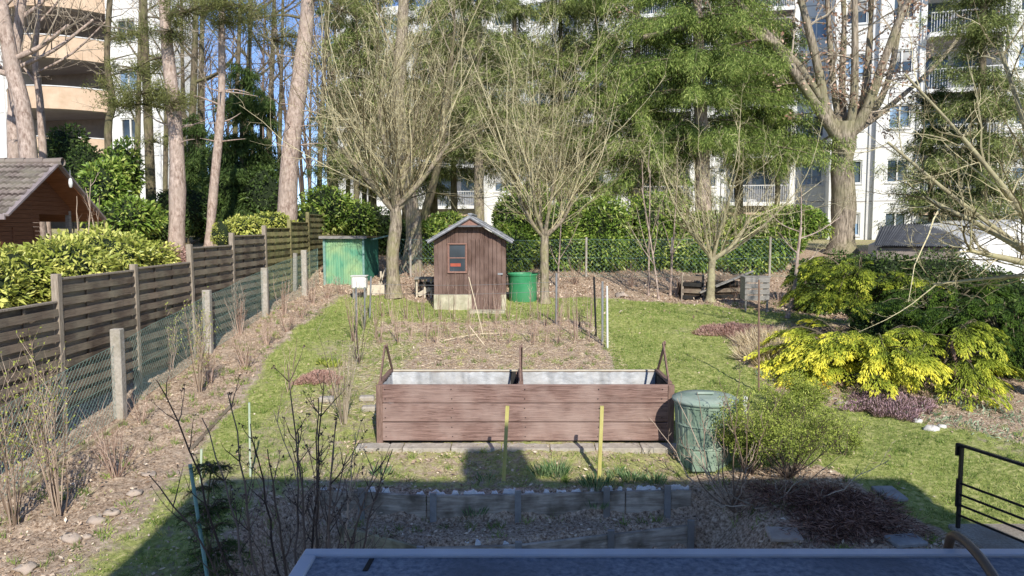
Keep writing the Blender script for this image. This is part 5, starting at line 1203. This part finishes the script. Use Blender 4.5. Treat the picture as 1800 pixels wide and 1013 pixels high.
cf('narrow spruce behind the second trunk of the left fruit tree', 712, 32, -60, 1.9, 330, 'needles', nwh=24, per=6, tr=.16, droop=.8, gap=.2, spray=.20, dens=.8, W=.05)
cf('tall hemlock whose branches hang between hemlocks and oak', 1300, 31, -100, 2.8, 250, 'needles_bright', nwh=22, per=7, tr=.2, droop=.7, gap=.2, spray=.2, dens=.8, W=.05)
# small spruce in the shade foreground
b = P(372, 990, 6.6); b[2] = zg(b[0], b[1]); conifer('little dark spruce in the house shadow beside the teal pole', b, P(372, 815, 6.6), .44, b[2]+.08, 'needles_dark', nwh=11, per=6, tr=.02, droop=.15, spray=.05, W=.010, dens=2.4, name='young_spruce')

# ================================================================== EVERGREEN SHRUBS & HEDGES
def bl(px, py, Y, rx, ry, rz): return (P(px, py, Y), (rx, ry, rz))
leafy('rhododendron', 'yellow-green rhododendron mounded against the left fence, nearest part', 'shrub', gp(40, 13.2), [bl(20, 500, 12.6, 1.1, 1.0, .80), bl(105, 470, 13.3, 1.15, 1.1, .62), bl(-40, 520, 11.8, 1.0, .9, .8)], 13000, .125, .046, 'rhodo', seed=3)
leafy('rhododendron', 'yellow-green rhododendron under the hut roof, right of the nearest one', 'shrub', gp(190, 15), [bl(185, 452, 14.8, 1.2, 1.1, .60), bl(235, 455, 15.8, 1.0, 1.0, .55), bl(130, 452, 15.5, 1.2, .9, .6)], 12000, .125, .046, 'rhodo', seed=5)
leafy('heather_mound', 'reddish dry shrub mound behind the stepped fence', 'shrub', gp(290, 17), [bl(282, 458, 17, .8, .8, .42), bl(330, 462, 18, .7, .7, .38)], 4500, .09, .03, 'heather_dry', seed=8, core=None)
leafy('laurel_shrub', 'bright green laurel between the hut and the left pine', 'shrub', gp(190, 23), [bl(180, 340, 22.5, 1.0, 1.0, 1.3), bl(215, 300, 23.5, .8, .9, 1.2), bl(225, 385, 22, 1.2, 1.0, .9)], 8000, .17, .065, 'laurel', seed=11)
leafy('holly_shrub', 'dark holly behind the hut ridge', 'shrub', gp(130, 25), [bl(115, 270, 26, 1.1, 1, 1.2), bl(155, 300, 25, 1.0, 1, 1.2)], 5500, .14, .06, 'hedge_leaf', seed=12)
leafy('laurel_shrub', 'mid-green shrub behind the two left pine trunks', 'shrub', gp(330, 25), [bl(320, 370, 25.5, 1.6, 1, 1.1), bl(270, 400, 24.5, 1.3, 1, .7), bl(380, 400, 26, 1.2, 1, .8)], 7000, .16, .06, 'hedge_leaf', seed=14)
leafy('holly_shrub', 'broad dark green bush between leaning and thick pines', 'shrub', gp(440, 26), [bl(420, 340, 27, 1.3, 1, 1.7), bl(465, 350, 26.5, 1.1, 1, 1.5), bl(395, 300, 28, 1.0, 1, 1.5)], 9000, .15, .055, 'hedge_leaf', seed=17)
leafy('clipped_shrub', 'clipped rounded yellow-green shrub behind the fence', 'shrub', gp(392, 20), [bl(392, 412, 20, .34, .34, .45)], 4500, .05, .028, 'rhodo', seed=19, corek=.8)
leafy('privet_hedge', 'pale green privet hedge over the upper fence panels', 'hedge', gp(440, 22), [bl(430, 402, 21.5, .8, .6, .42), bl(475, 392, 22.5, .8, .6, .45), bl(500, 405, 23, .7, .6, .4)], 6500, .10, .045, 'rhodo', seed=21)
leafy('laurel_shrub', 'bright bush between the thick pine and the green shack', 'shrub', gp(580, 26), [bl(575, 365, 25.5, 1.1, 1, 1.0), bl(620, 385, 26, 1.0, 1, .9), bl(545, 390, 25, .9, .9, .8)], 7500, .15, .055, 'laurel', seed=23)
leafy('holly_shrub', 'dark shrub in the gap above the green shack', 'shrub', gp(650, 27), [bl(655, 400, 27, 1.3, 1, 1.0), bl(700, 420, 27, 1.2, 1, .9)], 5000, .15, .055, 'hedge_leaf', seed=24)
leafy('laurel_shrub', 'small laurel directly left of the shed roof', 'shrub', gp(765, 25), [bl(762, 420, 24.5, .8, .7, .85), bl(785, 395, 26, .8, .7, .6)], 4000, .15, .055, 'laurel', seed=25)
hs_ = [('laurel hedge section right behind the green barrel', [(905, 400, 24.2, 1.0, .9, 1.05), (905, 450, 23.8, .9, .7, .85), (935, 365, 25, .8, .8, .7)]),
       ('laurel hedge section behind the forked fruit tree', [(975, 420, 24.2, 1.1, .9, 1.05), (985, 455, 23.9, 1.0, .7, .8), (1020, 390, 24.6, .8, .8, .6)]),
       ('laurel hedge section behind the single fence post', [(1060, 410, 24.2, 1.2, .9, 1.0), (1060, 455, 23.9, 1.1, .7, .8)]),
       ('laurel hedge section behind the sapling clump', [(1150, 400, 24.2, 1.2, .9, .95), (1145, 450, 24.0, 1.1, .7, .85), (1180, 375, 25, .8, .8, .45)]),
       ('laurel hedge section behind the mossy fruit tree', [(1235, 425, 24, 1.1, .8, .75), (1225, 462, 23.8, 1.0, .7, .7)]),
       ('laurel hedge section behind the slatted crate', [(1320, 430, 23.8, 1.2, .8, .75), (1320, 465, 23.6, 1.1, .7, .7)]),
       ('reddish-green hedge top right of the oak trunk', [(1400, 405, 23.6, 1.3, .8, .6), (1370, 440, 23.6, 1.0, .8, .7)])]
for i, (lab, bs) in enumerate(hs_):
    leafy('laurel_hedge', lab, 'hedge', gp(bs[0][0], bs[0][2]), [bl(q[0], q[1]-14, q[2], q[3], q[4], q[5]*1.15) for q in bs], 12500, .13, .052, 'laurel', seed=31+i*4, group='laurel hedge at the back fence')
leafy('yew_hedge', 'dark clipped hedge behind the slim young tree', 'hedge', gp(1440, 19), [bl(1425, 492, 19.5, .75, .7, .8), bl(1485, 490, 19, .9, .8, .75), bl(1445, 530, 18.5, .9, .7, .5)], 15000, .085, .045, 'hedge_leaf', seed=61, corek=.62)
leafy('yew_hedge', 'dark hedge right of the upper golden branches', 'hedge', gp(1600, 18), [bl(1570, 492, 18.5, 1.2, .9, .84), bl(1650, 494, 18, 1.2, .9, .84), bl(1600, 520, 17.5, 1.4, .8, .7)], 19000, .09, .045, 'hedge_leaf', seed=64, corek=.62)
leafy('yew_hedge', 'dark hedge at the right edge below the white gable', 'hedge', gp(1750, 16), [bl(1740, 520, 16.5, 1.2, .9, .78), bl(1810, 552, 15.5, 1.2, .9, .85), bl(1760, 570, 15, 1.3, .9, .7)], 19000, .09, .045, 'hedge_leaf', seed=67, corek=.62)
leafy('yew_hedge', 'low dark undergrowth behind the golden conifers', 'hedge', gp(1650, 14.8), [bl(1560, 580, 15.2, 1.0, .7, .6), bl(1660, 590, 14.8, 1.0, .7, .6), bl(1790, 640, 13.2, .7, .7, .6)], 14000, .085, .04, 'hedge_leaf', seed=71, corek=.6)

# golden conifers
b = G(1430, 640); fan_conifer('bright golden juniper fanning toward the lawn, leftmost of the golden ones', V(b[0]+.6, 13.6, zg(b[0]+.6, 13.6)), 1.15, 1.65, 'gold_leaf', 25, (95, 275), yel=1.5, fan=.5, dens=1.5)
b = G(1560, 690); fan_conifer('yellow-green juniper in the middle spreading forward over the heather', V(b[0], 13.0, zg(b[0], 13.0)), 1.4, 1.6, 'gold_leaf', 24, (160, 380), yel=1.15, fan=.5, dens=1.4)
b = G(1690, 690); fan_conifer('greener juniper on the right with a visible reddish stem', V(b[0], 12.9, zg(b[0], 12.9)), 1.4, 1.5, 'gold_leaf', 26, (150, 400), yel=.85, fan=.5, dens=1.4)
b = P(1500, 560, 16.2); fan_conifer('upper golden cypress leaning out of the dark hedge', V(b[0]+.4, 16.6, zg(b[0], 16.6)), 2.35, 1.45, 'gold_leaf', 22, (130, 300), yel=.75, fan=.55, z0=.45, dens=1.3)
b = P(1620, 560, 16.2); fan_conifer('green cypress behind the middle juniper', V(b[0], 15.6, zg(b[0], 15.6)), 1.9, 1.8, 'gold_green', 34, (100, 400), yel=.65, fan=.5, z0=.3, dens=1.3)
b = P(1770, 560, 14.2); fan_conifer('green cypress at the right edge of the photo', V(b[0], 14.2, zg(b[0], 14.2)), 1.7, 1.7, 'gold_green', 32, (100, 400), yel=.55, fan=.5, z0=.3, dens=1.3)
for (px, py, px2, lab) in ((1676, 690, 1672, 'reddish bare stem under the greener juniper, left'), (1700, 672, 1706, 'reddish bare stem under the greener juniper, right')):
    p = G(px, py); tag(MB().tubes([(bent([p, p+V(.03, .02, .4), p+V(-.02, .1, .8)], 6), np.linspace(.05, .03, 6))], 8).build('stem', 'bed_post', None, p, smooth=True), lab, 'stem')

# sunlit shrub right of the bin
def leaf_on(out, per, L, W, jit, t0=0):
    pts = np.vstack([p[0][1:] for lv in out if lv >= t0 for p in out[lv]]); pts = np.repeat(pts, per, axis=0); n = len(pts)
    p = pts+rs.normal(size=(n, 3))*jit; d = rs.normal(size=(n, 3))+V(0, 0, .6); return p, d, rs.uniform(.6, 1.3, n)*L, W
def leafy_twigs(label, base, n, H, spread, m, twm, per, L, W, jit, name='shrub', lean=(0, 0), sub=(6, 9)):
    root, out = twiggy(name, label, 'shrub', base, n, H, spread, twm, r=.008, sub=sub, lean=lean, sublen=.45, wig=.10, part='stems', sublvl=2)
    p, d, l_, w_ = leaf_on(out, per, L, W, jit, 1); k = len(p); hz = (p[:, 2]-base[2])/H
    MB().leaves(p, d, l_, w_, np.clip(.15+.45*hz+rs.normal(size=k)*.2, 0, 1), rs.normal(size=(k, 3))*.6+V(0, 0, .8)).build('foliage', m, root); return root
leafy_twigs('sunlit small-leaved green shrub right of the compost bin', G(1385, 840), 38, 1.0, 1.15, 'shrub_leaf', 'twig_dark', 5, .03, .015, .03)
leafy_twigs('smaller green shrub pressed against the compost bin', V(2.95, 8.95, zg(2.9, 8.9)), 22, .85, .5, 'shrub_leaf', 'twig_dark', 8, .028, .015, .03)
leafy_twigs('low green shrub behind the sunlit one at the bed edge', G(1400, 735), 22, .6, .75, 'shrub_leaf', 'twig_dark', 8, .032, .015, .035)
leafy_twigs('low dark-stemmed green shrub at the shaded lawn edge', G(1480, 800), 12, .45, .5, 'shrub_leaf', 'twig_dark', 4, .03, .014, .03)
# heather
def mound(name, label, base, rx, ry, h, N, m, L=.05, W=.012, cat='heather'):
    b = np.array(base, float); a = rs.rand(N)*6.28; r = rs.rand(N)**.5; x = b[0]+np.cos(a)*r*rx; y = b[1]+np.sin(a)*r*ry; z = zt(x, y)
    r = r*(1+.22*np.sin(a*3+b[0])+.15*np.sin(a*7+b[1])); x = b[0]+np.cos(a)*r*rx; y = b[1]+np.sin(a)*r*ry; z = zt(x, y); hh = h*np.clip(1-r**2*.8, .1, 1)*(rs.uniform(.2, 1, N))*(.65+.5*np.sin(x*11+y*5)*np.sin(y*13-x*3)); p = np.stack([x, y, z+hh*.55], -1); d = np.stack([np.cos(a)*r*.7, np.sin(a)*r*.7, np.ones(N)], -1)+rs.normal(size=(N, 3))*.35
    mb = MB().leaves(p, d, L*rs.uniform(.7, 1.5, N), W, rs.rand(N)); return tag(mb.build(name, m, None, b), label, cat)
mound('heather', 'purple flowering heather mound below the golden juniper', G(1560, 722), .55, .4, .3, 9000, 'heather')
mound('heather', 'smaller purple heather tight under the golden sprays', G(1595, 712), .45, .35, .25, 5000, 'heather')
mound('heather', 'purple heather patch left of the middle stones', G(1530, 705), .3, .3, .22, 3000, 'heather')
mound('heather', 'dry reddish heather cushion left of the vegetable plot', G(562, 668), .35, .35, .2, 4500, 'heather_dry')
mound('heather', 'wide dry heather cushion at the far corner of the lawn', G(1305, 588), .85, .75, .28, 8000, 'heather_dry', .07, .014)
mound('grass_clump', 'straw-coloured ornamental grass clump by the rusty rod', G(1375, 638), .6, .45, .42, 2600, 'straw', .30, .010, 'grass clump')
mound('grass_clump', 'second straw-coloured grass clump behind the rod', G(1350, 610), .5, .4, .35, 1600, 'straw', .28, .010, 'grass clump')
# dead fern heap
c = G(1455, 905); cs = [(rnd.uniform(-.62, .65), rnd.uniform(-.42, .45)) for _ in range(26)]; N = 13000; ci = rs.randint(0, 26, N); cc = np.array(cs)[ci]
a = rs.rand(N)*6.28; r = rs.rand(N)**.7*.27; x = c[0]+cc[:, 0]+np.cos(a)*r; y = c[1]+cc[:, 1]+np.sin(a)*r; z = zt(x, y)+.01+(.15*(1-(r/.27)**1.5))*rs.rand(N)**.7
d = np.stack([np.cos(a), np.sin(a), -.4+rs.rand(N)*.6], -1)+rs.normal(size=(N, 3))*.4
tag(MB().leaves(np.stack([x, y, z], -1), d, rs.uniform(.05, .17, N), .007, rs.rand(N)).build('dead_fern', 'fern_dead', None, c), 'heap of dark reddish dead fern fronds in the shade', 'dead fern')
# daffodil tufts and blue-green leaves
def tuft(px, py, n, h, lab, m='daffodil', sp=.12, w_=.012, group=None, name='daffodil_clump'):
    b = G(px, py); a = rs.rand(n)*6.28; r = rs.rand(n)**.6*sp; p = np.stack([b[0]+np.cos(a)*r, b[1]+np.sin(a)*r, np.full(n, b[2]-.01)], -1)
    d = np.stack([np.cos(a)*.45, np.sin(a)*.45, np.ones(n)], -1)+rs.normal(size=(n, 3))*.15
    return tag(MB().leaves(p, d, h*rs.uniform(.6, 1.1, n), w_, rs.rand(n), None, .1).build(name, m, None, b), lab, 'plant', group)
tuft(952, 838, 70, .20, 'green daffodil leaves in the chimney shadow, left clump'); tuft(978, 836, 130, .24, 'green daffodil leaves in the chimney shadow, right clump', sp=.15)
tuft(1048, 858, 120, .22, 'tall daffodil leaves at the foot of the right yellow stake', sp=.16); tuft(1112, 845, 90, .18, 'green daffodil leaves right of the right yellow stake'); tuft(1150, 850, 90, .18, 'daffodil leaves nearest the compost bin')
tuft(1085, 838, 60, .15, 'small daffodil tuft between stake and bin'); tuft(835, 908, 60, .16, 'thin green tuft on the lower terrace, left'); tuft(1050, 905, 70, .14, 'thin green tuft on the lower terrace, right')
tuft(855, 845, 40, .12, 'tiny green tuft behind the upper boards'); tuft(1345, 662, 60, .2, 'bluish leaf tuft behind the rusty rod', 'bluegreen'); tuft(672, 835, 60, .14, 'green tuft at the left end of the upper boards')
tuft(586, 645, 90, .16, 'fresh lime-green leafy plant by the currant row', 'shrub_leaf', .14, .04, name='young_plant'); tuft(570, 640, 60, .16, 'small lime-green plant left of the currant row', 'shrub_leaf', .12, .04, name='young_plant')
x, y, z = scatter(3800, 5.9, 10.5, 9.6, 12.2, lambda x, y: ((y < 12.0-.10*(x-6)) & (y > np.interp(x, BEDX, BEDY)+.05))*(.55+.45*np.sin(x*5+y*3))); n = len(x)
d = rs.normal(size=(n, 3))*.6+V(0, 0, .8)
tag(MB().leaves(np.stack([x, y, z-.01], -1), d, rs.uniform(.09, .2, n), .018, rs.rand(n), None, .35).build('ground_cover', 'bluegreen'), 'blue-green bulb leaves covering the front of the right bed', 'ground cover', kind='stuff')
def fl(px, py, n, m, lab, sp=.06):
    b = G(px, py)+V(0, 0, .12); q = b+rs.normal(size=(n, 3))*sp; tag(MB().leaves(q, rs.normal(size=(n, 3))+V(0, -.5, .6), .035, .03, rs.rand(n)).build('crocus_clump', m, None, b), lab, 'flowers')
fl(1451, 690, 50, 'flower_yellow', 'small orange-yellow flower clump at the bed edge')
N = 900; x, y, z = scatter(N, 3, 8, 7, 11, lambda x, y: (y < 10.4)*(x > 3)*(x+y < 16)*.5); n = len(x)

# ================================================================== BARE SHRUBS
# foreground left shrub (large, dark, with dry seed heads)
def fg(label, px, py, Y, targets, r=.014, m='twig_grey', buds=None, name='bare_shrub', sub=4, L=.35):
    b = P(px, py, Y); b[2] = zg(b[0], b[1]); root = thing(name, label, 'shrub', b); out = {}; mb = MB()
    cfg = dict(n=[6, 4], k=[(1, 3)], wig=[.12, .15], trop=[.12, .05], ang=[35], len=[.5], t0=[.3], rmin=.0028, rr=.6)
    for (tx_, ty_, dy) in targets:
        e = P(tx_, ty_, Y+dy); L0 = np.linalg.norm(e-b); lat = V(rnd.gauss(0, .04), rnd.gauss(0, .04), 0)*L0
        q = bent([b+V(rnd.gauss(0, .03), rnd.gauss(0, .03), 0), b+(e-b)*.35+lat+V((e-b)[0]*.12, 0, -.02), b+(e-b)*.7+V(0, 0, -.03)+lat*.5, e], 12); q[1:-1] += rs.normal(size=(10, 3))*.008
        mb.tubes([(q, np.linspace(r, r*.28, 12))], 6)
        for c in range(sub):
            i = rnd.randint(4, 10); dd = nrm(q[i+1]-q[i]); sdv = nrm(np.cross(dd, V(rnd.gauss(0, 1), rnd.gauss(0, 1), rnd.gauss(0, 1)))); growb(out, q[i], nrm(dd+sdv*.8), L*rnd.uniform(.4, 1.1), r*.38, 0, cfg)
    for lv, ps in out.items(): mb.tubes(ps, 4)
    mb.build('stems', m, root)
    if buds:
        tips = np.vstack([p[0][-1:] for lv in out for p in out[lv]]); tips = tips[rs.rand(len(tips)) < .6]; k = len(tips); q = MB()
        for t in tips: q.leaves(np.tile(t, (5, 1)), rs.normal(size=(5, 3)), .022, .016, rs.rand(5))
        q.build('seed_heads', buds, root)['kind'] = 'stuff'
fg('large bare shrub with dry seed heads left of the flat roof', 535, 1050, 6.3, [(262, 835, -.3), (275, 668, .1), (505, 640, .3), (400, 690, .1), (440, 745, .3), (560, 700, 0), (590, 740, -.2), (665, 810, -.1), (690, 790, .2), (640, 880, -.4), (470, 790, -.4), (525, 760, .4), (355, 735, .2), (600, 930, -.5), (570, 660, .3), (610, 800, .2)], m='twig_dark', buds='twig_dark', sub=9, r=.015)
fg('smaller bare shrub with pale stems in front of the retaining boards', 580, 1040, 6.8, [(660, 900, .2), (560, 850, 0), (620, 850, .1), (690, 930, 0), (530, 860, -.2), (500, 830, .1), (450, 840, .1), (420, 900, -.1), (640, 960, 0), (585, 790, .2), (545, 780, .1), (480, 720, .2), (625, 760, .1)], m='twig_bud', sub=8, r=.010)
# forsythia by bin
fg('bare forsythia with budded pale twigs in front of the compost bin', 1290, 905, 8.4, [(1190, 700, .2), (1225, 690, .1), (1262, 660, .1), (1300, 640, 0), (1142, 735, .1), (1320, 690, .1), (1250, 760, -.2), (1215, 790, .1), (1380, 680, .2), (1270, 700, -.1), (1330, 780, 0), (1195, 770, -.1)], m='twig_bud', sub=7, r=.009, L=.22)
fg('low arching bare shrub in the shade right of the forsythia', 1330, 915, 8.2, [(1560, 812, -.1), (1480, 800, .1), (1420, 830, 0), (1380, 850, .1), (1460, 870, -.1), (1260, 850, 0), (1240, 880, 0)], m='twig_grey', sub=5, r=.009)
# currant row, left of the plot
for (px, py, n, H, sp, lab, m) in ((606, 745, 16, 1.35, .16, 'tall currant bush of upright canes left of the raised bed', 'twig_grey'), (632, 640, 9, 1.1, .2, 'dark currant bush beside the plot corner', 'twig_dark'), (622, 600, 9, 1.2, .2, 'currant bush farther back in the left row', 'twig_pink'), (640, 580, 8, 1.0, .2, 'farthest currant bush of the left row', 'twig_grey'), (590, 700, 5, .6, .25, 'low currant shoots left of the tall currant bush', 'twig_pink'),
   (508, 690, 4, .9, .2, 'faint thin bush on the left lawn', 'twig_pink'), (985, 570, 10, .75, .25, 'small twiggy bush by the back right plot post', 'twig_pink'), (1020, 575, 6, .5, .2, 'low twigs next to the black post', 'twig_dark')):
    twiggy('currant_bush', lab, 'shrub', G(px, py), n, H, sp, m, r=.007, sub=(3, 5), sublen=.4)
# berry bushes along the fence path
paths = [(205, 838, 11, .75, .45, 'berry bush with fanned stems in the middle of the bare path strip'), (105, 905, 9, 1.5, .35, 'tall budding bush by the fence, second from the left edge'), (25, 925, 8, 1.6, .4, 'tall budding bush at the left edge of the picture'), (70, 800, 6, 1.3, .3, 'budding shoots against the wire mesh at left'), (350, 690, 11, 1.3, .3, 'tall berry bush by the second concrete post'), (372, 672, 6, .6, .2, 'low berry bush just behind the second concrete post'), (432, 648, 12, .7, .3, 'berry bush beyond the second concrete post'), (470, 608, 10, .65, .3, 'berry bush left of the far path'), (505, 585, 10, .6, .3, 'berry bush on the far path, nearer one'), (530, 560, 10, .6, .3, 'berry bush on the far path, middle one'), (500, 555, 8, .9, .25, 'berry bush against the far wire mesh'), (550, 535, 10, .6, .3, 'berry bush on the far path, third one'), (575, 525, 10, .55, .3, 'berry bush near the green shack'), (600, 518, 8, .5, .3, 'berry bush just before the green shack'), (250, 745, 5, .5, .3, 'low sparse berry shoots beside the path'), (420, 590, 8, 1.0, .25, 'berry bush leaning on the wire mesh'), (300, 650, 6, 1.0, .25, 'sparse budding shoots by the wire mesh')]
for i, (px, py, n, H, sp, lab) in enumerate(paths):
    near = px < 150; twiggy('berry_bush', lab, 'shrub', G(px, py), int(n*(2.2 if px < 240 else 1.7)), H*1.08, sp*1.15, 'twig_bud' if near or px == 350 else 'twig_pink', r=.0075 if near else .0065, sub=(5, 8), sublen=.42, buds='shrub_leaf' if near or px in (350, 300) else None, budsize=.028)
# raspberry canes on the plot
cane = None
spots = []
for row, py in enumerate((560, 572, 592, 604)):
    for k in range(15): spots.append((668+k*26+rnd.uniform(-9, 9), py+rnd.uniform(-4, 4)))
protos = []
for (px, py) in spots:
    p = G(px, py)
    if len(protos) < 6:
        r_, _ = twiggy('raspberry_cane', 'dry bare raspberry cane standing in the soil of the plot', 'cane', p, 5, rnd.uniform(.7, 1.1), .3, 'twig_pink', group='dry raspberry canes on the plot', r=.007, sub=(1, 3), sublen=.3)
        protos.append(r_)
    else:
        c = copy_tree(protos[rnd.randrange(6)]); c.location = Vector(p); c.rotation_euler.z = rnd.uniform(0, 6.28); s = rnd.uniform(.6, 1.15); c.scale = (s, s, s)
# twiggy brush at the bank
for i, (px, py, lab) in enumerate(((1190, 520, 'brushwood twigs left of the compost bay'), (1110, 505, 'brushwood twigs in the middle of the bank'), (1010, 500, 'brushwood twigs by the single fence post'), (1290, 525, 'brushwood twigs between compost bay and crate'), (1370, 540, 'brushwood twigs right of the crate'), (790-60, 515, 'brushwood twigs by the bench'))):
    twiggy('brushwood', lab, 'brushwood', G(px, py), 14, .9, .8, 'twig_pink', r=.007, sub=(3, 5))
# climbing vine at the hut post
b = gp(165, 18.2); fg('bare vine twisting round the hut post', 165, 430, 18.0, [(150, 330, 0), (175, 345, .1), (135, 345, 0), (185, 380, .1), (160, 315, 0)], m='twig_bud', sub=5, r=.02, L=.5, name='bare_vine')
# weathered sticks lying on the left lawn
p, q = G(410, 712), G(335, 795)
tag(MB().bar(p+V(0, 0, .02), q+V(0, 0, .02), .06, .03).build('edging_board', 'fence_wood', None, p), 'dark thin edging board lying along the left lawn', 'board')
p, q = G(205, 745), G(0, 880)
tag(MB().bar(p+V(.1, 0, .02), q+V(.1, 0, .02), .05, .07).build('edging_board', 'retain_rot', None, p), 'mossy edging board along the foot of the wire fence', 'board')
print('script time', time.time()-T0, 'polys', sum(len(o.data.polygons) for o in bpy.data.objects if o.type == 'MESH'))
